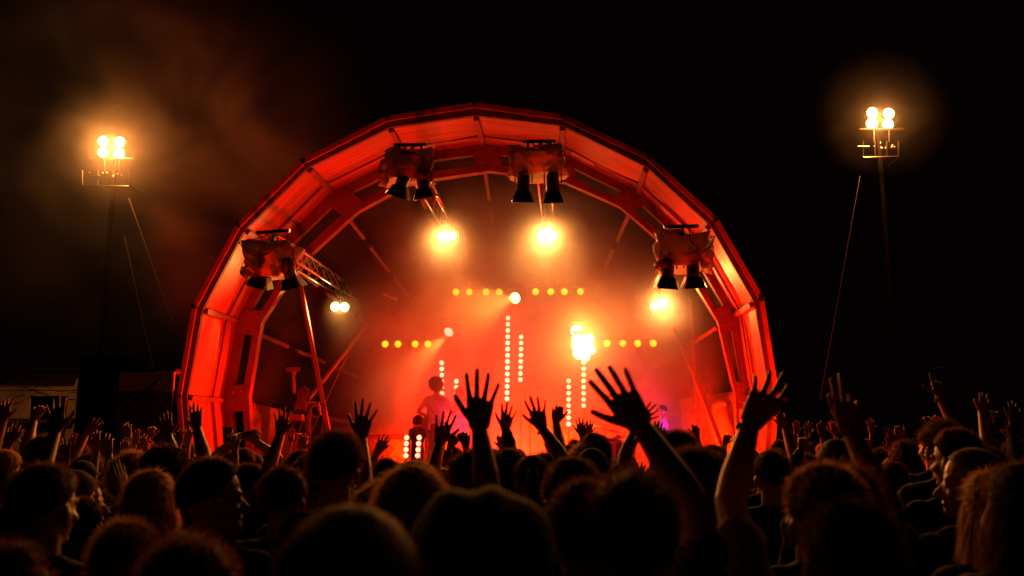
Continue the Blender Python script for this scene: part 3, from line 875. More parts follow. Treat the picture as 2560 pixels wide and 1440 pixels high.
mat('strand_dark', (0.20, 0.08, 0.032), 0.4, trans=0.6)
mat('strand_fair', (0.75, 0.42, 0.2), 0.4, trans=0.6)
def capsule(m, a, b, ra, rb, n=10):
    a = Vector(a); b = Vector(b); d = b - a
    L = d.length
    if L < 1e-6: d = Vector((0, 0, 1))
    d = d.normalized()
    m.tube([a - d * ra * 0.97, a - d * ra * 0.7, a - d * ra * 0.25, a, b, b + d * rb * 0.25, b + d * rb * 0.7, b + d * rb * 0.97],
           [ra * 0.24, ra * 0.71, ra * 0.97, ra, rb, rb * 0.97, rb * 0.71, rb * 0.24], n)

def hand(m, W, d, s, spread=1.0, curl=0.15, k=1.0, fat=1.0, thumb_open=1.0, palm=None, curls=None):
    """W wrist, d wrist->middle finger, s towards the thumb; adds palm, four fingers and a thumb"""
    d = Vector(d).normalized(); s = Vector(s); s = (s - d * s.dot(d)).normalized()
    p = s.cross(d).normalized()
    if palm is not None:
        if p.dot(palm) < 0: p = -p
    elif p.y < 0: p = -p
    def q(a, b, c): return W + (d * a + s * b + p * c) * k
    # palm: flattened block made of metacarpals
    offs = (0.035, 0.0122, -0.0112, -0.033); kn = (0.090, 0.094, 0.089, 0.080)
    for o, kk in zip(offs, kn):
        capsule(m, q(0.006, o * 0.55, 0), q(kk - 0.008, o * 0.98, 0.002), 0.0165 * k, 0.0125 * k * fat)
    capsule(m, q(0.03, 0.012, 0.004), q(0.075, 0.018, 0.004), 0.018 * k, 0.014 * k)
    capsule(m, q(0.03, -0.012, 0.006), q(0.07, -0.018, 0.004), 0.018 * k, 0.014 * k)
    ln = (0.080, 0.091, 0.084, 0.067); rad = (0.0091, 0.0093, 0.0088, 0.0078); ang = (9, 2, -6, -17)
    for i in range(4):
        a = R(ang[i] * spread * 0.85 + (1.5, 0.5, -0.5, -2)[i]); fd = d * math.cos(a) + s * math.sin(a)
        cu = (curls[i] if curls else curl)
        P = q(kn[i] - 0.006, offs[i], 0.001); cur = 0.0
        for seg, fr in enumerate((0.46, 0.30, 0.24)):
            cur += cu * (0.9, 1.3, 0.9)[seg]
            dr = fd * math.cos(cur) + p * math.sin(cur)
            Q = P + dr * ln[i] * fr * k
            r0 = rad[i] * (1.08, 0.98, 0.90)[seg] * k * fat; r1 = rad[i] * (1.0, 0.93, 0.84)[seg] * k * fat
            capsule(m, P, Q, r0, r1, 8)
            P = Q
    # thumb leaves the side of the palm near its base
    a0 = R(38 * thumb_open + 8)
    td = d * math.cos(a0) + s * math.sin(a0) + p * 0.25
    td.normalize()
    P = q(0.018, 0.020, 0.006)
    Q = P + td * 0.044 * k; capsule(m, P, Q, 0.0165 * k, 0.0125 * k * fat, 8)
    td2 = (td + d * 0.28).normalized(); S_ = Q + td2 * 0.031 * k; capsule(m, Q, S_, 0.0118 * k * fat, 0.0103 * k * fat, 8)
    td3 = (td2 + d * 0.15).normalized(); T_ = S_ + td3 * 0.026 * k; capsule(m, S_, T_, 0.0102 * k * fat, 0.0086 * k * fat, 8)

DG = None
def remeshed(m, voxel, name, mt, smooth=2, noise_amp=0.0, noise_scale=6.0, seed=0.0, adapt=0.0):
    me = bpy.data.meshes.new(name)
    me.from_pydata([tuple(p) for p in m.v], [], m.f)
    import bmesh
    b = bmesh.new(); b.from_mesh(me); bmesh.ops.recalc_face_normals(b, faces=b.faces); b.to_mesh(me); b.free()
    o = bpy.data.objects.new('tmp', me); COL.objects.link(o)
    md = o.modifiers.new('r', 'REMESH'); md.mode = 'VOXEL'; md.voxel_size = voxel; md.adaptivity = adapt
    if smooth:
        ms = o.modifiers.new('s', 'SMOOTH'); ms.iterations = smooth; ms.factor = 0.5
    dg = bpy.context.evaluated_depsgraph_get()
    ev = o.evaluated_get(dg)
    out = bpy.data.meshes.new_from_object(ev)
    bpy.data.objects.remove(o); bpy.data.meshes.remove(me)
    out.name = name
    out.materials.clear(); out.materials.append(MATS[mt])
    if noise_amp:
        co = np.empty(len(out.vertices) * 3, np.float32); out.vertices.foreach_get('co', co)
        nr = np.empty(len(out.vertices) * 3, np.float32); out.vertex_normals.foreach_get('vector', nr)
        co = co.reshape(-1, 3); nr = nr.reshape(-1, 3); q = co * noise_scale + seed
        f = (np.sin(q[:, 0] * 2.1 + np.sin(q[:, 2] * 1.7) * 1.4) * np.sin(q[:, 2] * 1.3 + q[:, 1] * 1.9 + seed) * 0.6
             + np.sin(q[:, 0] * 4.7 + q[:, 2] * 3.1 + np.sin(q[:, 1] * 3) * 2) * 0.3 + np.sin(q[:, 2] * 7.3 + np.sin(q[:, 0] * 5)) * 0.18)
        co += nr * (f * noise_amp)[:, None]
        out.vertices.foreach_set('co', co.ravel())
    out.shade_smooth()
    return out

HZ = 1.635
def head_prims(m, yaw, pitch=0.0, female=False, beard=False):
    piv = Vector((0, -0.02, 1.50))
    M = Matrix.Rotation(yaw, 3, 'Z') @ Matrix.Rotation(pitch, 3, 'X')
    def T(x, y, z): return piv + M @ (Vector((x, y, z)) - piv)
    def ball(c, r): m.ball(T(*c), *r, n=16, m=12, M=M)
    ball((0, -0.012, 1.655), (0.076, 0.097, 0.094))
    ball((0, 0.022, 1.605), (0.064, 0.072, 0.085))
    ball((0, 0.030, 1.560), (0.050, 0.055, 0.042))
    ball((0, 0.078, 1.536), (0.021, 0.018, 0.017))
    ball((0, 0.086, 1.566), (0.024, 0.014, 0.007)); ball((0, 0.085, 1.557), (0.021, 0.013, 0.007))
    capsule(m, T(0, 0.088, 1.628), T(0, 0.112, 1.594), 0.008, 0.0135)
    ball((0.011, 0.098, 1.590), (0.010, 0.010, 0.008)); ball((-0.011, 0.098, 1.590), (0.010, 0.010, 0.008))
    capsule(m, T(-0.042, 0.074, 1.648), T(0.042, 0.074, 1.648), 0.011, 0.011)
    for s in (-1, 1):
        ball((s * 0.031, 0.074, 1.628), (0.014, 0.012, 0.012))
        ball((s * 0.044, 0.058, 1.600), (0.022, 0.022, 0.018))
        ball((s * 0.079, -0.004, 1.607), (0.009, 0.021, 0.034))
        ball((s * 0.084, -0.012, 1.618), (0.008, 0.016, 0.018))
    if beard:
        ball((0, 0.048, 1.538), (0.052, 0.050, 0.044))
    capsule(m, (0, -0.018, 1.43), T(0, -0.006, 1.56), 0.062 if not female else 0.05, 0.056 if not female else 0.046, 12)

def torso_prims(m, k=1.0, inf=0.0, female=False):
    w = 0.92 if female else 1.0
    for s in (-1, 1):
        capsule(m, (s * 0.02, -0.02, 1.455), (s * 0.150 * w, -0.015, 1.405), 0.045 + inf, 0.050 + inf)
        capsule(m, (s * 0.085 * w, 0.0, 1.33), (s * 0.075 * w, 0.0, 1.15), 0.095 + inf, 0.085 + inf, 14)
    m.ball((0, 0, 1.28), 0.168 * w + inf, 0.112 + inf, 0.19 + inf, 18, 12)
    R0 = [Vector((math.cos(a) * 0.066, -0.015 + math.sin(a) * 0.062, 1.462 - 0.02 * math.sin(a))) for a in [2 * math.pi * i / 14 for i in range(15)]]
    m.tube(R0, 0.017, 8, cap=False)

def ik(S, W, l1, l2, pole):
    v = W - S; D = min(v.length, (l1 + l2) * 0.999)
    d = v.normalized(); a = (l1 * l1 - l2 * l2 + D * D) / (2 * D)
    h = math.sqrt(max(0, l1 * l1 - a * a))
    p = Vector(pole); p = (p - d * p.dot(d))
    p = p.normalized() if p.length > 1e-4 else d.orthogonal().normalized()
    return S + d * a + p * h

def arm_prims(m, sd, E, W, slim=1.0, upper=True):
    S = Vector((sd * 0.172, -0.005, 1.405 + (0.035 if E.z > 1.4 else 0)))
    capsule(m, S, S.lerp(E, 0.55), 0.053 * slim, 0.046 * slim, 12); capsule(m, S.lerp(E, 0.5), E, 0.046 * slim, 0.038 * slim, 12)
    F = E.lerp(W, 0.3)
    capsule(m, E, F, 0.039 * slim, 0.041 * slim, 12); capsule(m, F, W, 0.041 * slim, 0.026 * slim, 12)
    return S

HAIRC = {}
def hair_mesh(style, seed=0, mt='hair_brown', dense=1.0):
    key = (style, seed, mt, dense)
    if key in HAIRC: return HAIRC[key]
    rnd = random.Random(seed * 17 + 3)
    T, amp, sc, ls, ns, frizz = {'short': (0.012, 0.006, 26, 0.017, 3400, 0.6), 'crop': (0.004, 0.001, 30, 0.006, 2600, 0.4),
        'fuzzy': (0.018, 0.007, 22, 0.028, 3400, 0.9), 'curly': (0.045, 0.022, 13, 0.035, 4200, 1.6), 'afro': (0.060, 0.012, 16, 0.03, 5200, 1.4),
        'long': (0.017, 0.004, 20, 0.03, 2600, 0.4), 'bob': (0.022, 0.004, 20, 0.03, 2400, 0.4), 'bun': (0.012, 0.003, 20, 0.03, 2400, 0.7),
        'pony': (0.012, 0.003, 20, 0.02, 2200, 0.4), 'messy': (0.026, 0.014, 16, 0.034, 3200, 1.2), 'hat': (0.010, 0.0, 5, 0, 0, 0),
        'cap': (0.008, 0.0, 5, 0, 0, 0), 'beanie': (0.016, 0.002, 8, 0, 0, 0), 'bigcap': (0.012, 0.0, 5, 0, 0, 0)}[style]
    ns = int(ns * dense)
    C = Vector((0, -0.012, 0.02)); RR = (0.079, 0.100, 0.097)
    low = 0.42 if style in ('afro', 'curly') else 0.0
    def lim(y): return -0.12 - low * (0.8 if y > 0 else 1) + (0.85 * y if y > 0 else 0.55 * y)
    def nz(d): return mnoise.noise(d * (sc * 0.1) + Vector((seed * 3.1, 0, 0))) + 0.6 * mnoise.noise(d * (sc * 0.25) + Vector((0, seed * 2.3, 0)))
    def surf(d):
        mk = max(0, min(1, (d.z - lim(d.y)) / 0.14)); mk = mk * mk * (3 - 2 * mk)
        t = mk * (T + amp * nz(d)) - (1 - mk) * 0.018
        if style == 'beanie' and d.z > 0.3: t += (d.z - 0.3) * 0.035
        if style == 'bigcap': t += 0.014 * abs(d.x) - 0.012 * max(0, d.z) ** 4 + 0.004 * math.sin(d.x * 9 + seed)
        if style == 'hat': t += 0.012 * math.exp(-((d.z - 0.15) / 0.12) ** 2) + max(0, d.z) * 0.02
        p = Vector((d.x * RR[0], d.y * RR[1], d.z * RR[2]))
        return C + p + Vector((d.x, d.y, d.z)) * t, mk
    m = MB(); n, mm = 40, 26
    pts = [surf(Vector((0, 0, 1)))[0]]
    for i in range(1, mm):
        th = math.pi * i / mm
        for k in range(n):
            a = 2 * math.pi * k / n
            pts.append(surf(Vector((math.sin(th) * math.cos(a), math.sin(th) * math.sin(a), math.cos(th))))[0])
    pts.append(surf(Vector((0, 0, -1)))[0]); L = len(pts) - 1
    fs = [(0, 1 + k, 1 + (k + 1) % n) for k in range(n)]
    for i in range(mm - 2):
        for k in range(n): fs.append((1 + i * n + k, 1 + (i + 1) * n + k, 1 + (i + 1) * n + (k + 1) % n, 1 + i * n + (k + 1) % n))
    fs += [(L, 1 + (mm - 2) * n + (k + 1) % n, 1 + (mm - 2) * n + k) for k in range(n)]
    m.add(pts, fs)
    if style in ('long', 'bob'):
        bot = -0.34 if style == 'long' else -0.15
        def D(x, y):
            a = R(-205 + 230 * x) ; v = y
            r = 0.088 + 0.03 * math.sin(v * 2.4) + 0.010 * mnoise.noise(Vector((x * 7, v * 3, seed)))
            return Vector((math.cos(a) * r, -0.01 + math.sin(a) * r * 1.05, 0.06 + (bot - 0.06 + 0.03 * mnoise.noise(Vector((x * 9, 0, seed)))) * v))
        def D2(x, y): q = D(x, y); return Vector((q.x * 0.8, q.y * 0.8, q.z))
        nu, nv = 26, 10
        vs = [D(i / nu, j / nv) for j in range(nv + 1) for i in range(nu + 1)] + [D2(i / nu, j / nv) for j in range(nv + 1) for i in range(nu + 1)]
        o = (nu + 1) * (nv + 1); f2 = []
        for j in range(nv):
            for i in range(nu):
                a = j * (nu + 1) + i; q = (a, a + 1, a + nu + 2, a + nu + 1); f2.append(q); f2.append(tuple(o + k for k in q[::-1]))
        for i in range(nu): a = nv * (nu + 1) + i; f2.append((a, a + 1, o + a + 1, o + a))
        for j in range(nv):
            for i in (0, nu): a = j * (nu + 1) + i; f2.append((a, a + nu + 1, o + a + nu + 1, o + a))
        m.add(vs, f2)
    if style == 'bun':
        m.ball((0, -0.045, 0.135), 0.052, 0.05, 0.042, 16, 10)
    if style == 'pony':
        m.tube([(0, -0.10, 0.06), (0, -0.135, 0.05), (0, -0.155, 0.0), (0, -0.15, -0.08), (0.01, -0.13, -0.16), (0.01, -0.12, -0.22)],
               [0.02, 0.03, 0.035, 0.032, 0.024, 0.006], 12)
    if style in ('cap', 'bigcap'):
        sgn = -1 if style == 'bigcap' else 1
        k = 1.0
        vs = []; f2 = []
        for j in range(2):
            for i in range(13):
                a = R(180 * i / 12)
                x = math.cos(a) * 0.078; y0 = math.sin(a) * 0.082
                y = y0 if j == 0 else y0 + math.sin(a) * 0.07 + 0.004
                z = 0.052 - (0.0 if j == 0 else 0.012 * math.sin(a)) - 0.010 * abs(math.cos(a)) * (j)
                vs.append(Vector((x * (1 if j == 0 else 1.02), sgn * y, z)))
        for i in range(12): f2.append((i, i + 1, 14 + i, 13 + i))
        m.add(vs, f2); m.add([v + Vector((0, 0, 0.004)) for v in vs], f2)
    # single hairs standing off the surface
    nbase = len(m.f)
    wd = 0.0009
    def strand(p, d, l, cur):
        side = d.cross(Vector((rnd.uniform(-1, 1), rnd.uniform(-1, 1), rnd.uniform(-1, 1))))
        if side.length < 1e-3: return
        side.normalize(); e = Vector((rnd.uniform(-1, 1), rnd.uniform(-1, 1), rnd.uniform(-1, 1))) * cur
        a = p; b = p + d * l * 0.55; c = b + (d + e * 0.8).normalized() * l * 0.55
        m.add([a - side * wd, a + side * wd, b + side * wd * 0.8, b - side * wd * 0.8, c], [(0, 1, 2, 3), (3, 2, 4)])
    cnt = 0
    while cnt < ns:
        z = rnd.uniform(-0.7, 1); a = rnd.uniform(0, 2 * math.pi); r_ = math.sqrt(1 - z * z)
        d = Vector((r_ * math.cos(a), r_ * math.sin(a), z)); p, mk = surf(d)
        cnt += 1
        if mk < 0.6: continue
        flow = Vector((d.x * 0.4, -0.5 if style != 'curly' else 0, -0.9 if style not in ('short', 'crop', 'afro', 'fuzzy') else -0.1))
        dr = (d * (0.6 + 0.6 * frizz) + flow * 0.7 + Vector((rnd.uniform(-1, 1), rnd.uniform(-1, 1), rnd.uniform(-1, 1))) * 0.5 * frizz).normalized()
        strand(p - d * 0.003, dr, ls * rnd.uniform(0.5, 1.3), frizz)
    if style in ('long', 'bob'):
        for i in range(int(1500 * dense)):
            x, y = rnd.random(), rnd.uniform(0.05, 0.95); q = D(x, y); o_ = Vector((q.x, q.y + 0.01, 0)).normalized()
            strand(q, (Vector((0, 0, -1)) + o_ * rnd.uniform(0.0, 0.5)).normalized(), rnd.uniform(0.04, 0.09), 0.25)
    if style == 'bun':
        for i in range(900):
            d = Vector((rnd.gauss(0, 1), rnd.gauss(0, 1), rnd.gauss(0, 1))).normalized()
            strand(Vector((0, -0.045, 0.135)) + Vector((d.x * 0.05, d.y * 0.048, d.z * 0.04)), (d + Vector((rnd.uniform(-1, 1), rnd.uniform(-1, 1), 0))).normalized(), rnd.uniform(0.015, 0.04), 1.4)
    me = bpy.data.meshes.new('hair'); me.from_pydata([tuple(p) for p in m.v], [], m.f)
    me.materials.append(MATS[mt]); me.materials.append(MATS['strand_fair' if mt in ('hair_blonde', 'hair_red', 'hair_grey') else 'strand_dark']); me.shade_smooth()
    mi = np.zeros(len(me.polygons), np.int32); mi[nbase:] = 1; me.polygons.foreach_set('material_index', mi)
    HAIRC[key] = me
    return me

TROU = {}
def trousers(mt):
    if mt not in TROU:
        m = MB(); m.ball((0, 0, 0.93), 0.165, 0.115, 0.13, 16, 10)
        for s in (-1, 1):
            capsule(m, (s * 0.085, 0, 0.90), (s * 0.10, 0.01, 0.50), 0.088, 0.062, 14); capsule(m, (s * 0.10, 0.01, 0.50), (s * 0.105, -0.01, 0.10), 0.062, 0.05, 14)
        TROU[mt] = remeshed(m, 0.02, 'trousers', mt, 2, 0.004, 10)
    return TROU[mt]
def shoe_mesh():
    if 'shoe' not in TROU:
        m = MB(); m.ball((0, 0.05, 0.045), 0.045, 0.13, 0.045, 12, 8); m.ball((0, -0.03, 0.07), 0.04, 0.06, 0.05, 12, 8)
        me = remeshed(m, 0.012, 'shoe', 'rubber', 2)
        TROU['shoe'] = me
    return TROU['shoe']

BODY = {}
def make_person(name, P, yaw, scale, style, hair_mt, skin='skin_tone', arms=(), head_yaw=0.0, head_pitch=0.0, shirt='cloth_black',
                sleeves='short', legs='cloth_denim', voxel=0.007, female=False, beard=False, hseed=0, dense=1.0, cache=None, lean=0.0, fat=1.0):
    root = empty(name, P)
    root.rotation_euler = (lean, 0, yaw); root.scale = (scale,) * 3
    def child(nm, me):
        o = bpy.data.objects.new(nm, me); COL.objects.link(o); o.parent = root; return o
    key = cache
    if key and key in BODY:
        bm_, sm_ = BODY[key]
    else:
        m = MB(); head_prims(m, head_yaw, head_pitch, female, beard)
        w = 0.92 if female else 1.0
        for s in (-1, 1): capsule(m, (s * 0.02, -0.02, 1.45), (s * 0.13 * w, -0.012, 1.40), 0.045, 0.045)
        m.ball((0, 0, 1.34), 0.14 * w, 0.09, 0.10, 14, 10)
        slim = 0.86 if female else 1.0
        c = MB(); torso_prims(c, inf=0.012, female=female)
        capsule(c, (-0.05, 0, 1.08), (-0.06, 0, 0.94), 0.105, 0.108, 14); capsule(c, (0.05, 0, 1.08), (0.06, 0, 0.94), 0.105, 0.108, 14)
        used = set()
        for A in arms:
            sd = A['sd']; used.add(sd)
            S = arm_prims(m, sd, A['E'], A['W'], slim)
            hand(m, A['W'] + (A['W'] - A['E']).normalized() * 0.004, A['d'], A['s'], A.get('spread', 1), A.get('curl', 0.15), A.get('k', 1.0), fat, A.get('to', 1.0), A.get('palm'), A.get('curls'))
            capsule(c, S, S.lerp(A['E'], 0.62 if sleeves == 'short' else 1.0), 0.067 * slim, (0.060 if sleeves == 'short' else 0.050) * slim, 12)
            if sleeves == 'long': capsule(c, A['E'], A['E'].lerp(A['W'], 0.86), 0.052 * slim, 0.037, 12)
        for sd in (-1, 1):
            if sd in used: continue
            E = Vector((sd * 0.235, -0.03, 1.13)); W = Vector((sd * 0.235, 0.08, 0.90))
            S = arm_prims(m, sd, E, W, slim)
            hand(m, W, Vector((0, 0.3, -1)), Vector((-sd * 0.2, 1, 0.2)), 0.4, 0.3, 1.0, max(fat, 1.1), 0.5, Vector((-sd, 0, 0)))
            capsule(c, S, S.lerp(E, 0.62 if sleeves == 'short' else 1.0), 0.067 * slim, (0.058 if sleeves == 'short' else 0.05) * slim, 12)
            if sleeves == 'long': capsule(c, E, E.lerp(W, 0.86), 0.052 * slim, 0.037, 12)
        bm_ = remeshed(m, voxel, 'body', skin, 1)
        sm_ = remeshed(c, max(0.013, voxel * 2.0), 'shirt', shirt, 2, 0.011, 11, random.random() * 9)
        if key: BODY[key] = (bm_, sm_)
    b_ = child('body', bm_); s_ = child('shirt', sm_)
    if key and sm_.materials[0] != MATS[shirt]:
        s_.material_slots[0].link = 'OBJECT'; s_.material_slots[0].material = MATS[shirt]
    child('trousers', trousers(legs))
    for s in (-1, 1):
        o = child('shoe', shoe_mesh()); o.location = (s * 0.105, 0, 0)
    if style:
        nm = {'cap': 'cap', 'bigcap': 'cap', 'beanie': 'beanie', 'hat': 'hat'}.get(style, 'hair')
        h = child(nm, hair_mesh(style, hseed, hair_mt, dense))
        piv = Vector((0, -0.02, 1.50)); M = Matrix.Rotation(head_yaw, 3, 'Z') @ Matrix.Rotation(head_pitch, 3, 'X')
        h.location = piv + M @ (Vector((0, 0, HZ)) - piv); h.rotation_euler = M.to_euler()
    return root

# ---- people described from the picture ------------------------------------
PEOPLE = []      # (root, picture x, distance, looks, row text override)
HW = {'short': 0.178, 'crop': 0.168, 'fuzzy': 0.20, 'curly': 0.26, 'afro': 0.29, 'long': 0.205, 'bob': 0.21, 'bun': 0.185, 'pony': 0.185,
      'messy': 0.21, 'hat': 0.185, 'cap': 0.178, 'bigcap': 0.185, 'beanie': 0.195, None: 0.160}
HT = {'short': 0.012, 'crop': 0.005, 'fuzzy': 0.025, 'curly': 0.055, 'afro': 0.065, 'long': 0.018, 'bob': 0.022, 'bun': 0.07, 'pony': 0.014,
      'messy': 0.03, 'hat': 0.02, 'cap': 0.01, 'bigcap': 0.014, 'beanie': 0.045, None: 0.0}
OCC = []
def near_free(x, y, r):
    return all((x - a) ** 2 + (y - b) ** 2 > r * r for a, b in OCC)
def head_at(px, top, w, style, hm, look, hyaw=0, skin='skin_tone', shirt='cloth_black', sleeves='short', female=False, beard=False,
            hs=0, dist=None, pitch=0, dense=1.0, label=None, yaw=0.0, voxel=None):
    d = dist or FPX * HW[style] / w
    s = 1.0
    for _ in range(3):
        p = at(px, top, d)
        s = p.z / (1.75 + HT[style])
        s = max(0.86, min(1.12, s))
        if not dist: d = FPX * HW[style] * s / w
    p = at(px, top, d)
    s = max(0.80, min(1.16, p.z / (1.75 + HT[style])))
    OCC.append((p.x, p.y))
    vx = voxel or (0.006 if d < 4 else 0.009)
    simple = (hyaw == 0 and not beard and pitch == 0)
    ck = ('plain', female, skin, vx, sleeves) if simple else None
    r = make_person('person', Vector((p.x, p.y, 0)), yaw, s, style, hm, skin, (), R(hyaw), R(pitch), shirt, sleeves, voxel=vx,
                    female=female, beard=beard, hseed=hs, dense=dense, cache=ck, fat=1.1)
    PEOPLE.append((r, px, d, look, label))
    return r

def raised(tip, wrist, thumb, elbow=None, dist=None, spread=1.0, curl=0.15, curls=None, look='', style='short', hm='hair_dark', skin='skin_tone',
           shirt='cloth_black', sleeves='short', to=1.0, hs=0, label=None, female=False, side_on=False, bodyx=None, extra=None):
    plen = math.hypot(tip[0] - wrist[0], tip[1] - wrist[1])
    d = dist or FPX * 0.187 / plen
    W = at(*wrist, d); Tp = at(*tip, d)
    hd = (Tp - W); k = hd.length / 0.187; k = max(0.8, min(1.2, k)); hd.normalize()
    sd = 1 if thumb == 'L' else -1            # back of the hand is seen: thumb left = right hand
    tv = Vector((-sd, 0, 0))
    if side_on: tv = Vector((-sd * 0.35, -0.9, 0))
    s = k * 0.5 + 0.5
    for _ in range(2):
        if elbow is not None:
            Ed = at(*elbow, d - 0.10) - W
        else:
            Ed = Vector((sd * 0.10, -0.25, -1)) - Vector((hd.x * 0.5, 0, 0))
        E = W + Ed.normalized() * 0.262 * s
        zs = 1.44 * s
        dz = E.z - zs; L1 = 0.29 * s
        if dz > L1 * 0.98:
            s2 = min(1.13, (E.z) / (1.44 + 0.28)); s = max(s, s2)
            zs = 1.44 * s; dz = E.z - zs
        c_ = max(-0.6, min(0.98, dz / L1)); h = math.sqrt(1 - c_ * c_) * L1
        dirx = (Ed.x / max(0.05, abs(Ed.x) + abs(Ed.y))) * 0.6 - sd * 0.25
        hv = Vector((dirx, -0.8, 0)).normalized() * h
        S = Vector((E.x + hv.x, E.y + hv.y, zs))
    root_p = Vector((S.x - sd * 0.172 * s, S.y, 0))
    if bodyx is not None: root_p.x = bodyx
    OCC.append((root_p.x, root_p.y))
    def loc_(v): return (v - root_p) / s
    A = dict(sd=sd, E=loc_(E), W=loc_(W), d=hd, s=tv, spread=spread, curl=curl, k=k / s, to=to, curls=curls)
    vx = 0.0040 if d < 3.3 else (0.0052 if d < 5.3 else 0.0060)
    r = make_person('person', root_p, 0, s, style, hm, skin, (A,), 0, 0, shirt, sleeves, voxel=vx, female=female, hseed=hs,
                    fat=1.0 if d < 5.3 else 1.06)
    PEOPLE.append((r, (tip[0] + wrist[0]) / 2, d, look or 'with one arm up', label))
    return r, W, hd
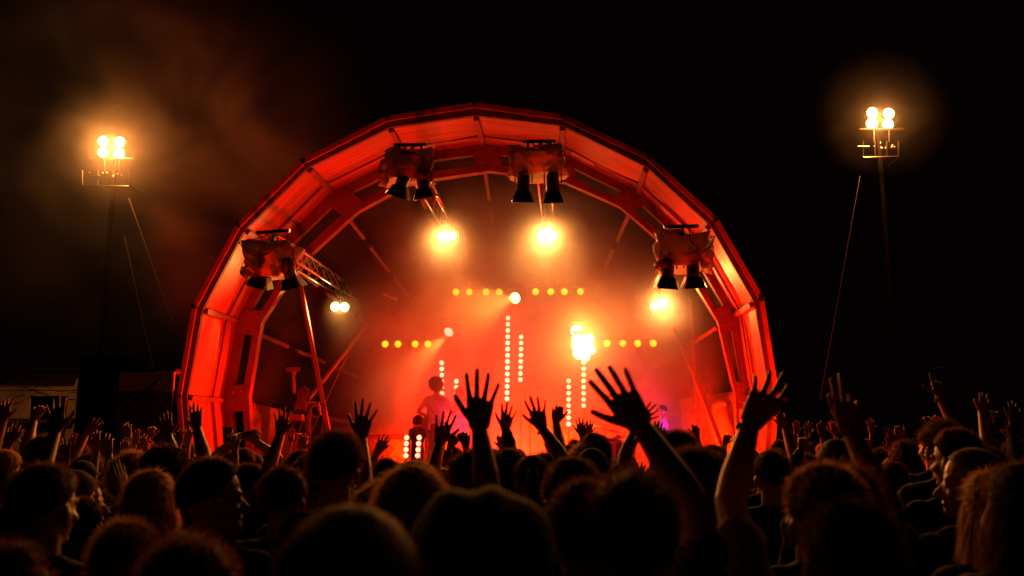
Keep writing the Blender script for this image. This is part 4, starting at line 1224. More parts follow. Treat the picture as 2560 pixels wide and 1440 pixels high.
# ---- heads seen in the picture: centre x, top y, width in the 2560 px frame
K = dict
HEADS = [
 (880, 1262, 372, 'crop', 'hair_dark', 'nearest head, cropped hair, a huge blurred dome', K(label='nearest person, huge blurred dark dome of a head left of the bottom centre')),
 (1200, 1201, 318, 'bigcap', 'cloth_black', 'wide cap', K(label='person in a wide flat dark cap, second nearest head, right of the bottom centre')),
 (1465, 1203, 190, 'short', 'hair_brown', 'round cropped head', K(label='person with a round cropped head glowing orange on top, under the right bulb columns')),
 (1430, 1145, 136, 'short', 'hair_dark', 'short hair', K(hs=2)),
 (1480, 1118, 90, 'beanie', 'cloth_black', 'pointed beanie', K()),
 (1486, 1084, 84, 'short', 'hair_dark', 'short dark hair', K(dist=5.0)),
 (844, 1079, 130, 'fuzzy', 'hair_brown', 'short hair rimmed with light', K(label='tall person with fuzzy short hair rimmed in gold, rising above the crowd left of centre', dense=1.5)),
 (712, 1168, 108, 'short', 'hair_brown', 'short hair and bright ear', K(hs=1)),
 (957, 1204, 142, 'messy', 'hair_red', 'messy reddish hair', K()),
 (530, 1148, 128, 'short', 'hair_dark', 'bearded, face turned right', K(hyaw=-62, beard=True, label='bearded person in profile looking right, left of centre', hs=3)),
 (380, 1176, 118, 'bob', 'hair_blonde', 'blonde bob', K(female=True, hs=1, label='blond person with a bob, hair edge glowing orange, left part of the crowd')),
 (120, 1160, 145, 'short', 'hair_dark', 'face turned right', K(hyaw=-12, hs=4)),
 (205, 1190, 92, 'short', 'hair_dark', 'face in profile right', K(hyaw=-75, female=True, hs=5)),
 (48, 1252, 120, 'long', 'hair_blonde', 'long fair hair', K(female=True, hs=2)),
 (60, 1345, 190, 'bun', 'hair_brown', 'hair bun', K(female=True, hs=3)),
 (322, 1298, 150, 'fuzzy', 'hair_red', 'reddish fuzzy hair', K(hs=4)),
 (478, 1340, 225, 'messy', 'hair_dark', 'messy dark hair', K(hs=5)),
 (1738, 1118, 165, 'curly', 'hair_brown', 'big frizzy hair', K(label='person with big frizzy hair glowing orange, right of the long raised arm', dense=1.6)),
 (1785, 1112, 70, 'messy', 'hair_dark', 'messy hair', K(hs=2)),
 (1925, 1128, 86, 'short', 'hair_brown', 'short hair', K(hs=6)),
 (2090, 1096, 100, 'crop', 'hair_brown', 'neat cropped hair', K(label='person with a neat cropped head, left edge lit, right part of the crowd', hs=7)),
 (2022, 1165, 76, 'short', 'hair_dark', 'short hair', K(hs=2)),
 (2020, 1215, 110, None, 'hair_dark', 'bald round head', K(label='bald person with a thin bright rim round the head, lower right')),
 (2118, 1248, 225, 'long', 'hair_dark', 'long dark hair', K(female=True, hs=6, label='near person with long dark hair, red glow down the left side, lower right', dense=1.5)),
 (2264, 1098, 80, 'curly', 'hair_dark', 'curly hair', K(hs=3)),
 (2330, 1070, 68, 'short', 'hair_brown', 'short hair, ear showing', K(hyaw=10, hs=8)),
 (2388, 1074, 104, 'short', 'hair_brown', 'face turned left', K(hyaw=28, hs=1)),
 (2430, 1120, 118, 'crop', 'hair_grey', 'balding, profile left', K(hyaw=62, hs=2, label='balding person in profile looking left, at the right edge')),
 (2478, 1178, 150, 'long', 'hair_blonde', 'ponytail', K(female=True, hs=4, label='person with long fair hair, low at the right edge')),
 (2552, 1156, 185, 'bob', 'hair_dark', 'dark bob', K(hs=2, shirt='cloth_grey', label='person with a big dark bob, cut by the right edge')),
 (2534, 1098, 58, 'messy', 'hair_brown', 'messy hair', K()),
 (2456, 1090, 62, 'short', 'hair_dark', 'short hair', K(hs=3)),
 (335, 1128, 108, 'curly', 'hair_red', 'curly reddish hair', K(hs=5, dense=1.5)),
 (208, 1150, 76, 'cap', 'cloth_black', 'flat cap', K()),
 (12, 1162, 74, 'curly', 'hair_brown', 'curly hair', K(hs=1)),
 (620, 1160, 78, 'short', 'hair_dark', 'face turned right', K(hyaw=-50, hs=4)),
 (583, 1120, 40, 'messy', 'hair_blonde', 'fair messy hair', K(hs=1)),
 (757, 1127, 84, 'short', 'hair_brown', 'short hair', K(hs=5)),
 (1272, 1122, 92, 'long', 'hair_dark', 'long dark hair', K(female=True, hs=1)),
 (1335, 1146, 78, 'short', 'hair_brown', 'short hair', K(hs=6)),
 (1310, 1142, 60, 'messy', 'hair_dark', 'messy hair', K(hs=4)),
 (968, 1146, 62, 'short', 'hair_dark', 'short hair', K(hs=7)),
 (1150, 1160, 62, 'short', 'hair_blonde', 'fair short hair', K(hs=8)),
 (1136, 1118, 38, 'short', 'hair_brown', 'short hair', K(hs=1)),
 (1038, 1152, 112, 'bob', 'hair_red', 'red glowing bob', K(female=True, hs=3, label='person with a red-lit bob below the short bulb columns')),
 (1180, 1142, 60, 'long', 'hair_brown', 'long hair', K(hs=2, female=True)),
 (1425, 1112, 46, 'short', 'hair_dark', 'short hair', K(hs=2)),
 (1436, 1098, 36, 'messy', 'hair_dark', 'messy hair', K(hs=5)),
 (1580, 1190, 84, 'hat', 'cloth_brown', 'hooded head', K(hs=8)),
 (1614, 1208, 112, 'long', 'hair_blonde', 'long fair hair', K(female=True, hs=5, dist=2.9)),
 (1560, 1135, 60, 'short', 'hair_dark', 'short hair', K(hs=3)),
 (1700, 1074, 62, 'curly', 'hair_dark', 'curly hair', K(hs=2, dist=6.5)),
 (1650, 1076, 56, 'messy', 'hair_dark', 'messy hair', K(hs=6, dist=6.5)),
 (1948, 1100, 44, 'short', 'hair_dark', 'short hair', K(hs=4)),
 (1985, 1128, 46, 'messy', 'hair_brown', 'messy hair', K(hs=3)),
 (440, 1196, 52, 'bob', 'hair_blonde', 'fair bob', K(hs=2, female=True)),
 (470, 1108, 44, 'short', 'hair_dark', 'short hair', K(hs=5)),
 (2178, 1215, 95, 'curly', 'hair_red', 'curly hair', K(hs=6, dist=4.0)),
 (2230, 1155, 64, 'short', 'hair_dark', 'short hair', K(hs=6)),
]
for (x, top, w, stl, hm, look, kw) in HEADS:
    sk = 'skin_tone'
    head_at(x, top, w, stl, hm, look, **{**kw, 'skin': sk})

# ---- raised arms: fingertip, wrist, thumb side, elbow
ARMS = [
 ((1206, 922), (1198, 1070), 'L', K(elbow=(1213, 1180), spread=1.15, curls=(0.03, 0.02, 0.03, 0.05), style='long', hm='hair_red', look='big spread hand', label='person whose big spread hand stands highest in the middle, black against the red', female=False)),
 ((1502, 912), (1604, 1066), 'L', K(elbow=(1690, 1195), spread=0.8, curl=0.1, style='messy', hm='hair_brown', look='long arm', label='person with a long bare arm reaching up left, right of the centre bulb columns')),
 ((1962, 915), (1876, 1060), 'R', K(elbow=(1842, 1190), spread=0.9, to=0.5, curls=(0.3, 0.2, 0.25, 0.35), style='short', look='long arm at arch foot', label='person with a long arm before the right foot of the arch, fingers tilted right')),
 ((2118, 930), (2128, 1085), 'L', K(elbow=(2185, 1200), spread=0.5, curls=(0.1, 0.1, 0.9, 1.0), style='messy', to=0.3, look='two fingers up', label='person raising a bent hand into the dark right of the stage')),
 ((916, 998), (903, 1092), 'L', K(elbow=(908, 1165), spread=1.5, curl=0.05, look='spread hand', style='short')),
 ((706, 1016), (701, 1086), 'R', K(elbow=(675, 1160), spread=1.2, curl=0.05, look='spread hand', dist=4.7)),
 ((488, 1004), (492, 1072), 'L', K(elbow=(506, 1125), spread=0.3, curl=0.08, look='narrow hand against the lit shell', dist=5.0, side_on=False, to=1.2)),
 ((1120, 1024), (1098, 1108), 'R', K(elbow=(1085, 1165), spread=1.2, curl=0.05, look='spread hand')),
 ((1160, 1062), (1165, 1118), 'L', K(spread=1.2, look='spread hand', dist=5.9)),
 ((1275, 1006), (1263, 1074), 'L', K(elbow=(1278, 1125), spread=1.3, curl=0.08, look='spread hand', dist=5.2)),
 ((1333, 988), (1355, 1070), 'L', K(elbow=(1392, 1125), spread=1.4, curl=0.05, look='spread hand', dist=4.6)),
 ((1398, 996), (1390, 1056), 'R', K(elbow=(1397, 1100), spread=1.4, curl=0.05, look='spread hand', dist=5.8)),
 ((1452, 1042), (1455, 1090), 'L', K(spread=1.4, look='spread hand', dist=7.5)),
 ((1474, 1048), (1466, 1092), 'R', K(spread=1.1, look='open hand', dist=7.8)),
 ((1645, 1015), (1598, 1058), 'L', K(elbow=(1575, 1110), spread=1.5, curl=0.02, look='hand fanned to the right', dist=5.2)),
 ((1655, 1048), (1638, 1105), 'L', K(spread=0.9, look='open hand', dist=6)),
 ((138, 988), (138, 1080), 'R', K(elbow=(112, 1155), spread=0.9, curl=0.05, look='large dark hand', dist=3.9)),
 ((14, 998), (8, 1052), 'R', K(spread=1.2, curl=0.05, look='spread hand', dist=5.6)),
 ((98, 1002), (84, 1052), 'R', K(elbow=(72, 1095), spread=1.0, curl=0.1, look='hand leaning right', dist=6.3)),
 ((247, 1052), (215, 1086), 'R', K(elbow=(188, 1135), spread=0.6, curl=0.2, look='arm reaching right', dist=6.2)),
 ((412, 1038), (420, 1090), 'R', K(elbow=(436, 1145), spread=0.5, curl=0.1, look='long thin arm', dist=5.0)),
 ((312, 1054), (322, 1092), 'L', K(elbow=(312, 1130), spread=0.7, look='red-lit hand', dist=7.5)),
 ((340, 1074), (336, 1112), 'R', K(spread=1.3, look='open hand', dist=7.8)),
 ((232, 1078), (240, 1130), 'R', K(spread=0.6, curl=0.3, look='open hand', dist=5.6)),
 ((262, 1080), (272, 1135), 'L', K(spread=0.5, curl=0.35, look='curled hand', dist=5.6)),
 ((158, 1102), (166, 1150), 'L', K(spread=1.0, look='open hand', dist=5.4)),
 ((56, 1082), (64, 1130), 'R', K(spread=1.0, curl=0.3, look='open hand', dist=6.4)),
 ((80, 1084), (88, 1128), 'L', K(spread=0.9, curl=0.3, look='open hand', dist=6.4)),
 ((30, 1068), (22, 1112), 'R', K(spread=0.7, curl=0.5, look='curled hand', dist=5.5)),
 ((378, 1058), (372, 1098), 'R', K(spread=1.3, look='open hand', dist=7.4)),
 ((360, 1088), (360, 1128), 'L', K(spread=1.0, look='open hand', dist=7.0)),
 ((308, 1100), (312, 1140), 'R', K(spread=0.8, look='open hand', dist=6.8)),
 ((450, 1075), (446, 1112), 'L', K(spread=1.2, look='open hand', dist=7.2)),
 ((440, 1120), (452, 1172), 'L', K(spread=1.0, curl=0.3, look='open hand', dist=5.0)),
 ((500, 1118), (508, 1165), 'L', K(spread=0.8, curl=0.4, look='curled hand', dist=5.6)),
 ((465, 1070), (470, 1108), 'R', K(spread=1.3, look='open hand', dist=7.6)),
 ((296, 1162), (308, 1228), 'L', K(elbow=(338, 1300), spread=0.25, curl=0.05, look='bangled wrist', dist=3.8, to=0.3, side_on=True, label='person with bangles on a thin raised wrist, lower left')),
 ((2340, 928), (2350, 990), 'L', K(elbow=(2395, 1075), spread=0.9, curls=(0.0, 0.9, 1.0, 1.0), look='hand with cigarette', dist=5.0, to=1.3, label='person holding up a cigarette between fingers, high at the right')),
 ((2466, 988), (2456, 1034), 'L', K(elbow=(2470, 1110), spread=1.2, curl=0.1, look='spread hand', dist=5.6)),
 ((2542, 1006), (2532, 1058), 'L', K(elbow=(2540, 1130), spread=0.8, curl=0.1, look='open hand', dist=5.4)),
 ((2322, 1032), (2325, 1072), 'L', K(spread=1.2, look='open hand', dist=7.4)),
 ((2340, 1034), (2345, 1072), 'R', K(spread=1.0, look='open hand', dist=7.6)),
 ((2238, 1064), (2262, 1096), 'R', K(spread=1.4, look='fanned hand', dist=7.2)),
 ((2216, 1078), (2240, 1108), 'R', K(spread=1.3, look='fanned hand', dist=7.0)),
 ((2052, 1062), (2058, 1096), 'R', K(spread=0.3, curl=0.3, look='narrow hand', dist=7.2)),
 ((2012, 1094), (2003, 1126), 'R', K(elbow=(1984, 1165), spread=0.3, curls=(0.2, 1.2, 1.3, 1.3), look='raised fist', dist=5.5, label='person with a raised fist and bright forearm, right of the stage')),
 ((1950, 1032), (1964, 1072), 'L', K(elbow=(1978, 1118), spread=1.0, look='open hand', dist=6.0)),
 ((1822, 1078), (1812, 1112), 'R', K(spread=1.0, look='open hand', dist=8.0)),
 ((1738, 1050), (1742, 1092), 'L', K(spread=1.2, look='open hand', dist=7.6)),
 ((965, 1088), (942, 1132), 'R', K(spread=1.4, curl=0.1, look='fanned hand', dist=6.0)),
 ((758, 1086), (752, 1128), 'R', K(spread=0.5, look='narrow hand', dist=7.0)),
 ((1138, 1078), (1124, 1120), 'R', K(spread=1.1, look='open hand', dist=6.8)),
 ((1375, 1098), (1378, 1136), 'L', K(spread=0.7, look='narrow hand', dist=7.0)),
 ((1250, 1088), (1256, 1124), 'L', K(spread=0.5, look='narrow hand', dist=7.6)),
 ((1600, 1165), (1588, 1210), 'R', K(spread=0.4, curl=0.3, look='thin arm', dist=5.2)),
 ((2160, 1096), (2172, 1130), 'R', K(spread=0.8, look='open hand', dist=7.5)),
]
styles = ['short', 'messy', 'fuzzy', 'long', 'cap', 'short', 'curly', 'messy', 'bob', 'short', 'pony', 'beanie']
hcs = ['hair_dark', 'hair_brown', 'hair_red', 'hair_dark', 'hair_brown', 'hair_blonde']
shs = ['cloth_black', 'cloth_navy', 'cloth_grey', 'cloth_brown', 'cloth_black', 'cloth_green', 'cloth_red', 'cloth_denim', 'cloth_white']
WORD = {'short': 'short hair', 'messy': 'messy hair', 'fuzzy': 'fuzzy hair', 'long': 'long hair', 'cap': 'a cap', 'bigcap': 'a cap', 'curly': 'curly hair', 'beanie': 'a beanie',
        'bob': 'a bob', 'crop': 'cropped hair', 'pony': 'a ponytail', 'bun': 'a bun', 'hat': 'a hat', 'afro': 'an afro', None: 'a bald head'}
rr = random.Random(11)
BANDS = []
for i, (tip, wr, th, kw) in enumerate(ARMS):
    kw = dict(kw)
    if 'style' not in kw: kw['style'] = styles[i % len(styles)]
    if 'hm' not in kw: kw['hm'] = 'cloth_navy' if kw['style'] in ('cap', 'beanie') else hcs[i % len(hcs)]
    if 'shirt' not in kw: kw['shirt'] = shs[i % len(shs)]
    if 'skin' not in kw: kw['skin'] = 'skin_tone' if i % 4 else 'skin_tone_dark'
    kw['hs'] = i % 3
    if 'curls' not in kw and kw.get('dist', 0) > 5.3:
        b_ = rr.choice([0.05, 0.15, 0.3, 0.5]); kw['curls'] = tuple(b_ + rr.uniform(-0.04, 0.25) for _ in range(4))
        kw['spread'] = kw.get('spread', 1) * rr.uniform(0.5, 1.1); kw['to'] = rr.uniform(0.5, 1.1)
    if i % 6 == 3 and kw.get('dist', 0) > 5: kw['sleeves'] = 'long'
    r, W, hd = raised(tip, wr, th, **kw)
    if i in (1, 2, 4, 7, 10, 18, 20, 29, 37, 43): BANDS.append((r, W, hd))
    if kw['look'] == 'bangled wrist': bang = (r, W, hd)
    if kw['look'] == 'hand with cigarette': cigp = (W, hd)

# wristbands on a few of the raised wrists
for j, (r_, W_, hd_) in enumerate(BANDS):
    c = (W_ - hd_ * 0.022 - r_.location) / r_.scale[0]; s_ = hd_.orthogonal().normalized(); t_ = hd_.cross(s_)
    m = MB(); ring = [c + (s_ * math.cos(a) + t_ * math.sin(a)) * 0.0 for a in (0, 1)]
    m.tube([c - hd_ * 0.009, c + hd_ * 0.009], 0.0325, 14)
    me = bpy.data.meshes.new('wristband'); me.from_pydata([tuple(v) for v in m.v], [], m.f); me.materials.append(MATS[('cloth_white', 'rubber', 'cloth_red')[j % 3]])
    o = bpy.data.objects.new('wristband', me); COL.objects.link(o); o.parent = r_
# bangles on one wrist
r, W, hd = bang
fa = Vector((0.12, -0.1, -1)).normalized()
for j in range(4):
    c = (W + fa * (0.02 + 0.013 * j) - r.location) / r.scale[0]
    m = MB(); s = fa.orthogonal().normalized(); t = fa.cross(s)
    m.tube([c + (s * math.cos(a) + t * math.sin(a)) * 0.034 for a in [2 * math.pi * q / 16 for q in range(17)]], 0.004, 6, cap=False)
    me = bpy.data.meshes.new('bangle'); me.from_pydata([tuple(v) for v in m.v], [], m.f); me.materials.append(MATS['steel'])
    o = bpy.data.objects.new('bangle', me); COL.objects.link(o); o.parent = r
# cigarette
W, hd = cigp
p = W + hd * 0.165
m = MB(); m.tube([p + Vector((0.0, 0.01, 0.0)), p + Vector((0.085, 0.03, 0.004))], 0.004, 8)
tag(m.build('cigarette', 'cloth_white'), 'white cigarette between the fingers of the highest hand at the right', 'cigarette')

# ---- plastic cups held up, each in a hand curled round it
mat('clear_plastic', (0.8, 0.8, 0.8), 0.08, spec=0.6)
b = MATS['clear_plastic'].node_tree.nodes['Principled BSDF']; b.inputs['Transmission Weight'].default_value = 0.9; b.inputs['IOR'].default_value = 1.15
mat('beer', (0.75, 0.40, 0.08), 0.1); b = MATS['beer'].node_tree.nodes['Principled BSDF']; b.inputs['Transmission Weight'].default_value = 0.8; b.inputs['IOR'].default_value = 1.33
def cup(px, ytop, ybot, d, fill, label):
    a = at(px, ytop, d); b_ = at(px, ybot, d); H = (a - b_).length
    root = empty('plastic_cup', b_, label, 'cup', 'plastic cups held above the crowd')
    rt, rb = H * 0.34, H * 0.24
    m = MB(); m.tube([b_, b_ + ZAX * 0.002, b_ + ZAX * H, b_ + ZAX * H * 0.999, b_ + ZAX * 0.006], [rb, rb, rt, rt * 0.96, rb * 0.95], 20); m.build('cup_wall', 'clear_plastic', root, smooth=True)
    m = MB(); m.tube([b_ + ZAX * H + Vector((math.cos(q) * rt, math.sin(q) * rt, 0)) for q in [2 * math.pi * i / 20 for i in range(21)]], 0.003, 6, cap=False); m.build('rim', 'cloth_white', root, smooth=True)
    m = MB(); m.tube([b_ + ZAX * 0.008, b_ + ZAX * (0.008 + H * fill)], [rb * 0.93, rb * 0.93 + (rt - rb) * fill * 0.95], 18); m.build('beer', 'beer', root, smooth=True)
cup(568, 1068, 1108, 6.2, 0.3, 'clear plastic cup, nearly empty, held up before the left foot of the arch')
cup(2497, 1028, 1076, 5.5, 0.75, 'amber cup of beer held up at the right edge')
for (wx, wy, tx, ty, th, dd, lk, lb) in ((588, 1125, 572, 1080, 'R', 6.25, 'hand round a cup', 'person holding up the nearly empty cup at the left foot of the arch'),
                                  (2525, 1092, 2500, 1050, 'R', 5.55, 'hand round a beer', 'person holding up the amber cup of beer at the right edge')):
    raised((tx, ty), (wx, wy), th, spread=0.7, curls=(0.55, 0.6, 0.62, 0.65), dist=dd, look=lk, label=lb, shirt='cloth_grey', to=0.9)

# person with both hands laced above the head
def two_arms(px, top, w, W1, W2, d, label, style='short', hm='hair_brown', shirt='cloth_brown', hyaw=0, k1=None, tips=None, thumbs=(1, -1), curls=None, name='person', skin='skin_tone', sleeves='short', female=False, yaw=0, scale=None, legs='cloth_denim', pole=(0, -0.3, -1), polex=0.6, base_z=0.0, hs=0, lean=0, palm=None, spread=0.8, pos=None, vx=0.007, pitch=0):
    p = at(px, top, d) if pos is None else pos
    s = scale or max(0.86, min(1.12, (p.z - base_z) / (1.75 + HT[style])))
    P = Vector((p.x, p.y, base_z))
    M = Matrix.Rotation(yaw, 3, 'Z').inverted()
    AR = []
    for sd, Wp in ((-1, W1), (1, W2)):
        if Wp is None: continue
        L = M @ ((Wp - P)) / s
        S = Vector((sd * 0.172, -0.005, 1.42))
        v = L - S
        if v.length > 0.56: L = S + v.normalized() * 0.56
        E = ik(S, L, 0.29, 0.262, Vector((sd * polex, pole[1], pole[2])))
        dd = (L - E).normalized()
        tp = tips[0 if sd < 0 else 1] if tips else None
        if tp is not None: dd = (M @ tp).normalized()
        AR.append(dict(sd=sd, E=E, W=L, d=dd, s=Vector((-sd, 0.2, 0.3)) , spread=spread, curl=0.3, to=0.8, curls=curls, palm=palm))
    r = make_person(name, P, yaw, s, style, hm, skin, AR, R(hyaw), R(pitch), shirt, sleeves, legs, voxel=vx, female=female, hseed=hs, fat=1.15, lean=lean)
    return r, s, P
W1 = at(598, 1092, 6.6); W2 = at(628, 1096, 6.6)
r, s, P = two_arms(612, 1122, 50, W1, W2, 6.7, '', tips=(Vector((1, 0.1, 0.2)), Vector((-1, 0.1, 0.25))), pole=(0, 0, 0.8))
PEOPLE.append((r, 612, 6.7, 'both forearms bent over the head', 'person bending both forearms over the head, left of the arch foot')); OCC.append((P.x, P.y))

SKY = [(-500, 1100), (440, 1112), (640, 1132), (780, 1135), (930, 1120), (975, 1152), (1080, 1152), (1095, 1122), (1330, 1118), (1440, 1104), (1480, 1146), (1570, 1146),
       (1620, 1088), (1700, 1088), (1850, 1124), (2000, 1112), (2100, 1100), (2560, 1090), (3200, 1090)]
def skyline(x):
    for (a, b), (c, d) in zip(SKY, SKY[1:]):
        if a <= x < c: return b + (d - b) * (x - a) / (c - a)
    return 1100
def ztop(x, y, s, hh):       # picture height of a head top
    dz = s * hh - CAM_Z
    c, s_ = math.cos(PITCH), math.sin(PITCH)
    return 720 - FPX * (-y * s_ + dz * c) / (y * c + dz * s_)
# ---- the rest of the crowd, filling the ground up to the stage
fill = 0
rows = [3.9, 4.5, 5.1, 5.7, 6.3, 6.9, 7.5, 8.1, 8.8, 9.5, 10.2]
for ri, y in enumerate(rows):
    hwid = y * 0.60 + 0.5
    x = -hwid + rr.random() * 0.4
    while x < hwid:
        xx = x + rr.uniform(-0.12, 0.12); yy = y + rr.uniform(-0.2, 0.2)
        x += rr.uniform(0.52, 0.80) + (0.25 if y > 8 else 0)
        if not near_free(xx, yy, 0.40): continue
        # keep low where the picture shows the stage floor between hands
        stl = rr.choice(styles); hm = 'cloth_navy' if stl in ('cap', 'beanie') else rr.choice(hcs)
        s = rr.uniform(0.90, 0.995) - (0.02 if stl in ('curly', 'beanie') else 0)
        fem = stl in ('long', 'bob', 'pony')
        sk = rr.choice(['skin_tone', 'skin_tone', 'skin_tone_dark'])
        up = rr.random() < (0.22 if y > 5 else 0.0)
        pxx = 1280 + FPX * xx / (yy * math.cos(PITCH))
        while s > 0.80 and ztop(xx, yy, s, 1.75 + HT[stl]) < skyline(pxx): s -= 0.01
        if s < 0.84: continue
        up = up and (pxx < 470 or pxx > 1900)
        arms = (); ck = ('fill', fem, sk)
        v = rr.randrange(4)
        if up:
            ck = ('fillup', v, sk)
            if ck not in BODY:
                arms = []
                for sd in ((1,), (-1,), (-1, 1), (1,))[v]:
                    E = Vector((sd * (0.30 if v == 2 else 0.24), 0.10, 1.62 if v != 3 else 1.50)); Wq = Vector((sd * (0.26 if v == 2 else 0.18), 0.16, 1.87 if v != 3 else 1.74))
                    arms.append(dict(sd=sd, E=E, W=Wq, d=Vector((-sd * 0.08, 0.1, 1)), s=Vector((-sd, 0, 0)), spread=(1.2, 1.4, 0.9, 0.6)[v], curl=0.12, to=1))
        r = make_person('person', Vector((xx, yy, 0)), rr.uniform(-0.25, 0.25), s, stl, hm, sk, arms, 0, 0, rr.choice(shs), 'short', rr.choice(['cloth_denim', 'cloth_black']),
                        voxel=0.0065, female=fem, hseed=rr.randrange(3), cache=ck, fat=1.1)
        px = 1280 + FPX * xx / (yy * math.cos(PITCH) + 0)
        lk = ('arm up' if up and v != 2 else 'both arms up') if up else 'arms down'
        PEOPLE.append((r, px, yy, lk, None)); OCC.append((xx, yy)); fill += 1

# ---- labels: by looks, by row and by what they stand before
ZN = [(-400, 200, 'before the pale cabin'), (200, 440, 'before the dark hut'), (440, 640, 'at the left arch foot'), (640, 930, 'before the left stage side'),
      (930, 1190, 'below the short bulb columns'), (1190, 1380, 'below the tallest bulb column'), (1380, 1620, 'below the brightest lamp'),
      (1620, 1850, 'before the right stage side'), (1850, 2080, 'at the right arch foot'), (2080, 2300, 'under the right mast'), (2300, 3000, 'at the right edge')]
RW = [(0, 3.2, 'nearest-row'), (3.2, 4.8, 'second-row'), (4.8, 6.2, 'mid-crowd'), (6.2, 7.8, 'far-crowd'), (7.8, 20, 'stage-front')]
ORD = ['leftmost', 'second', 'third', 'fourth', 'fifth', 'sixth', 'seventh', 'eighth', 'ninth', 'tenth', 'eleventh', 'twelfth', 'thirteenth', 'fourteenth', 'fifteenth', 'sixteenth', 'seventeenth', 'eighteenth', 'nineteenth', 'twentieth']
cells = {}
for e in PEOPLE:
    r, px, d, look, lab = e
    tag(r, cat='person', group='people in the crowd')
    if lab: r['label'] = lab; continue
    z = next((t for a, b, t in ZN if a <= px < b), ZN[0][2] if px < 0 else ZN[-1][2]); w = next(t for a, b, t in RW if a <= d < b)
    cells.setdefault((z, w), []).append(e)
for (z, w), L in cells.items():
    L.sort(key=lambda e: e[1])
    for i, e in enumerate(L):
        o_ = '' if len(L) == 1 else (ORD[i] + (' from left ' if i else ' '))
        lk = e[3] or 'arms down'
        e[0]['label'] = f'{w} person, {lk}, {o_}{z}'
# ------------------------------------------------------------------ performers and their things
def SZ(px, py, t): return st(px, py, t)
# curly-haired guitarist, back to the crowd
t = 14.2
top = SZ(1092, 936, t)
P = Vector((top.x, top.y, DECK))
W1 = SZ(1075, 1045, t + 0.05); W2 = SZ(1148, 1012, t + 0.1)
r, s, P = two_arms(0, 0, 0, W1, W2, t, '', style='curly', hm='hair_brown', shirt='cloth_white', name='guitarist', scale=(top.z - DECK) / 1.84, base_z=DECK,
                   pos=top, pole=(0, -0.4, -0.8), polex=0.3, legs='cloth_black', curls=(0.6, 0.6, 0.6, 0.6), vx=0.009, yaw=R(-12), female=True)
tag(r, 'curly-haired guitarist in a loose pale shirt, seen from behind, before a bulb column', 'person')
g0 = SZ(1065, 1058, t - 0.05)
root = empty('electric_guitar', g0, 'electric guitar held by the curly-haired guitarist, neck to the right', 'guitar')
dirn = (SZ(1150, 1008, t + 0.1) - g0).normalized(); up = DAX.cross(dirn).normalized()
m = MB(); pr = []
for i in range(20):
    a = 2 * math.pi * i / 20; rad = 0.15 + 0.045 * math.cos(2 * a) - 0.02 * math.cos(a)
    pr.append(g0 + dirn * math.cos(a) * rad * 1.1 + up * math.sin(a) * rad - DAX * 0.02)
m.prism(pr, DAX * 0.045); m.build('guitar_body', 'guitar_wood', root)
m = MB(); m.beam(g0 + dirn * 0.15, g0 + dirn * 0.72, 0.045, 0.02, up=up); m.build('neck', 'guitar_wood', root)
m = MB(); m.beam(g0 + dirn * 0.72, g0 + dirn * 0.86, 0.07, 0.02, up=up); m.build('headstock', 'black_paint', root)

# bowed long-haired musician in front of him
top = SZ(1045, 1038, 13.7)
r, s, P = two_arms(0, 0, 0, None, None, 0, '', style='afro', hm='hair_brown', shirt='cloth_brown', name='musician', scale=(top.z - DECK) / 1.81 * 1.0, base_z=DECK, pos=top, legs='cloth_black', vx=0.01, pitch=-14)
tag(r, 'short musician with a big dark bowed head of hair, left of the guitarist', 'person')
# singer in a lilac-lit top
top = SZ(1150, 966, 14.9)
r, s, P = two_arms(0, 0, 0, SZ(1128, 1020, 15.1), SZ(1170, 1030, 15.1), 0, '', style='long', hm='hair_red', shirt='cloth_lilac', name='singer', scale=(top.z - DECK) / 1.77, base_z=DECK, pos=top, legs='cloth_lilac',
                   vx=0.01, female=True, sleeves='long', curls=(0.8,) * 4)
tag(r, 'singer in a pale top lit violet, behind the biggest raised hand', 'person')
# musician at the right looking left, white shirt
top = SZ(1655, 1012, 14.2)
r, s, P = two_arms(0, 0, 0, SZ(1630, 1095, 14.1), SZ(1668, 1095, 14.0), 0, '', style='cap', hm='cloth_navy', shirt='cloth_lilac', name='musician', scale=(top.z - DECK) / 1.76, base_z=DECK, pos=top, legs='cloth_black',
                   vx=0.009, yaw=R(70), curls=(0.6,) * 4)
tag(r, 'musician in a white T-shirt lit violet, looking down left, at the right of the stage', 'person')
# percussionist at the left with an arm up
top = SZ(760, 966, 14.0)
hd_w = SZ(734, 938, 14.0)
r, s, P = two_arms(0, 0, 0, hd_w, SZ(800, 1035, 14.1), 0, '', style='long', hm='hair_red', shirt='cloth_black', name='percussionist', scale=(top.z - DECK) / 1.77, base_z=DECK, pos=top, legs='cloth_black',
                   vx=0.008, tips=(Vector((0, 0, 1)), Vector((0.5, 0.5, 0))), curls=(0.9,) * 4, pitch=-18, yaw=R(-10), pole=(0, 1, 0), polex=0.1, female=True)
tag(r, 'long-haired percussionist with one arm straight up, at the stage left side', 'person')
q = SZ(733, 924, 14.0)
m = MB(); m.box(q, 0.215, 0.07, 0.075, WAX, DAX, ZAX); m.box(q - ZAX * 0.0 + DAX * 0.05, 0.19, 0.03, 0.05, WAX, DAX, ZAX)
tag(m.build('wood_block', 'purlin'), 'oblong wooden block held up by the percussionist', 'percussion block')
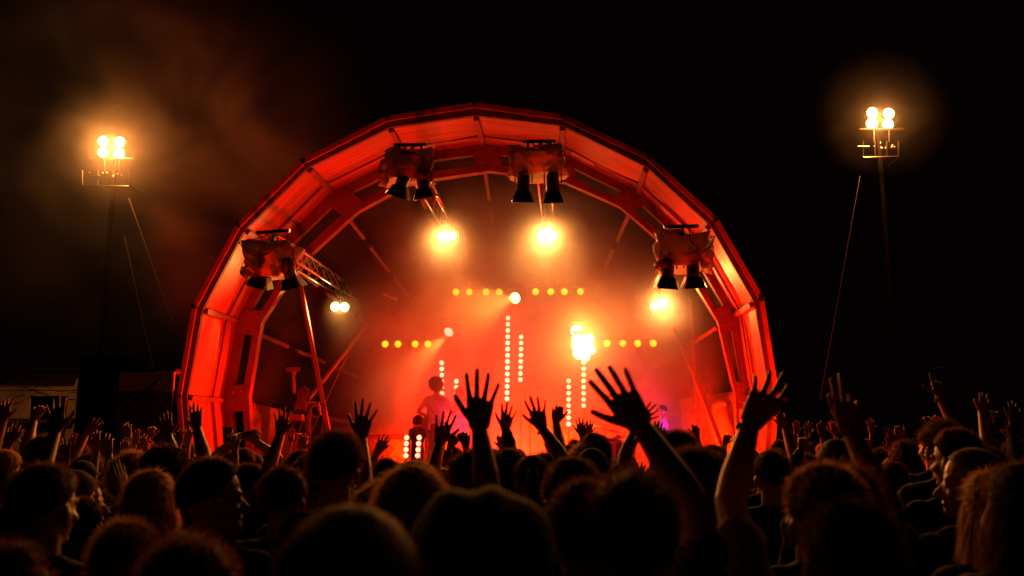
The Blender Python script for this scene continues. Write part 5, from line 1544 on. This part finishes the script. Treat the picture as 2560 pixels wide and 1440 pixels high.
def block(px, py, t, w, label):
    q = SZ(px, py, t); root = empty('keyboard', q, label, 'keyboard')
    m = MB(); m.box(q, w, 0.32, 0.09, WAX, DAX, ZAX); m.build('case', 'plywood', root)
    m = MB(); m.box(q + ZAX * 0.05 - DAX * 0.03, w * 0.9, 0.16, 0.012, WAX, DAX, ZAX); m.build('keys', 'white_keys', root)
    for sx in (-1, 1):
        m = MB(); m.tube([q + WAX * sx * w * 0.4 - ZAX * 0.045, Vector((q.x, q.y, DECK)) - WAX * sx * w * 0.4], 0.015, 6); m.build('leg', 'black_metal', root)
block(735, 1045, 13.9, 0.36, 'small wooden-cased keyboard before the percussionist')
block(968, 1092, 14.0, 0.62, 'keyboard on a crossed stand, left of the short bulb columns')
def mic(px, ytop, t, label, boom=0.25, sgn=1):
    q = SZ(px, ytop, t); root = empty('microphone_stand', Vector((q.x, q.y, DECK)), label, 'microphone stand', 'microphone stands on the stage')
    b0 = Vector((q.x, q.y, DECK))
    m = MB(); m.tube([b0, q - ZAX * 0.05], 0.009, 6); m.build('pole', 'black_metal', root)
    e = q + WAX * boom * sgn + ZAX * 0.22 * abs(boom)
    m = MB(); m.tube([q - ZAX * 0.05 - WAX * 0.1 * sgn, e], 0.007, 6); m.build('boom_arm', 'black_metal', root)
    m = MB(); m.tube([e, e + WAX * 0.09 * sgn], [0.012, 0.018], 8); m.ball(e + WAX * 0.11 * sgn, 0.026, n=10, m=8); m.build('microphone', 'steel', root, smooth=True)
    for k in range(3):
        a = 2 * math.pi * k / 3
        m = MB(); m.tube([b0 + ZAX * 0.08, b0 + Vector((math.cos(a), math.sin(a), 0)) * 0.28 + ZAX * 0.01], 0.009, 5); m.build('leg', 'black_metal', root)
mic(1325, 975, 14.6, 'microphone stand between the bulb columns', 0.05)
mic(1045, 985, 14.8, 'microphone stand with a long boom left of the guitarist', 0.35)
mic(808, 1010, 13.8, 'microphone stand beside the percussionist', 0.12, -1)
# drum kit
def drum(c, r_, h, label, tilt=0.0, axis=None, mt='drum_shell', grp='drums of the kit behind the crowd'):
    root = empty('drum', c, label, 'drum', grp)
    ax = Vector(axis or (math.sin(tilt), 0, math.cos(tilt))).normalized()
    m = MB(); m.tube([c - ax * h / 2, c + ax * h / 2], r_, 20); m.build('shell', mt, root, smooth=False)
    m = MB(); m.tube([c + ax * (h / 2 + 0.001), c + ax * (h / 2 + 0.006)], r_ * 0.97, 20); m.build('drumhead', 'drum_head', root)
    s1 = ax.orthogonal().normalized(); s2 = ax.cross(s1)
    for e in (-1, 1):
        m = MB(); m.tube([c + ax * e * h / 2 + (s1 * math.cos(a) + s2 * math.sin(a)) * (r_ + 0.006) for a in [2 * math.pi * i / 20 for i in range(21)]], 0.009, 6, cap=False); m.build('hoop', 'steel', root, smooth=True)
    for i in range(6):
        a = 2 * math.pi * i / 6; o_ = (s1 * math.cos(a) + s2 * math.sin(a)) * (r_ + 0.012)
        m = MB(); m.tube([c + o_ - ax * h * 0.45, c + o_ + ax * h * 0.45], 0.006, 5); m.build('lug', 'steel', root)
    m = MB(); m.tube([c - ax * h / 2, Vector((c.x, c.y, DECK))], 0.012, 6); m.build('stand', 'steel', root)
drum(SZ(1530, 1118, 13.9), 0.14, 0.26, 'small drum at the right, its chrome catching hot light', 0.1)
drum(SZ(1500, 1140, 14.1), 0.28, 0.4, 'big drum low behind the heads, right of centre', axis=(0, -1, 0.05))
drum(SZ(1558, 1135, 13.8), 0.19, 0.36, 'floor drum at the right end of the kit', 0.0)
def cymbal(px, py, t, r_, tilt, label):
    c = SZ(px, py, t); root = empty('cymbal', Vector((c.x, c.y, DECK)), label, 'cymbal', 'cymbals')
    ax = Vector((math.sin(tilt), -0.12, math.cos(tilt))).normalized(); s1 = ax.orthogonal().normalized(); 
    m = MB(); m.tube([c - ax * 0.006, c, c + ax * 0.010, c + ax * 0.035, c + ax * 0.04], [r_, r_ * 0.99, r_ * 0.3, r_ * 0.14, 0.004], 28); m.build('plate', 'cymbal', root, smooth=True)
    m = MB(); m.tube([Vector((c.x, c.y, DECK)), c + ax * 0.06], 0.009, 6); m.build('stand', 'steel', root)
cymbal(1510, 1070, 13.9, 0.30, R(13), 'large tilted cymbal catching orange light, left of the long arm')
cymbal(1545, 1092, 14.0, 0.18, R(-6), 'smaller cymbal under the large tilted one')
cymbal(735, 1082, 13.7, 0.15, R(4), 'small cymbal by the percussionist')
drum(SZ(748, 1120, 13.7), 0.13, 0.22, 'small drum by the percussionist', 0.05, grp='drums by the percussionist')
# amplifier at the left foot
q = SZ(930, 1135, 14.4)
root = empty('amplifier', Vector((q.x, q.y, DECK)), 'dark amplifier cabinet behind the keyboard', 'amplifier')
m = MB(); m.box(Vector((q.x, q.y, DECK + 0.3)), 0.55, 0.3, 0.6, WAX, DAX, ZAX); m.build('case', 'black_paint', root)
m = MB(); m.box(Vector((q.x, q.y, DECK + 0.27)) - DAX * 0.153, 0.48, 0.012, 0.45, WAX, DAX, ZAX); m.build('grille', 'amp_cloth', root)
print('TRIS', sum(sum(len(p.vertices) - 2 for p in me.polygons) for me in bpy.data.meshes), 'PEOPLE', len(PEOPLE))
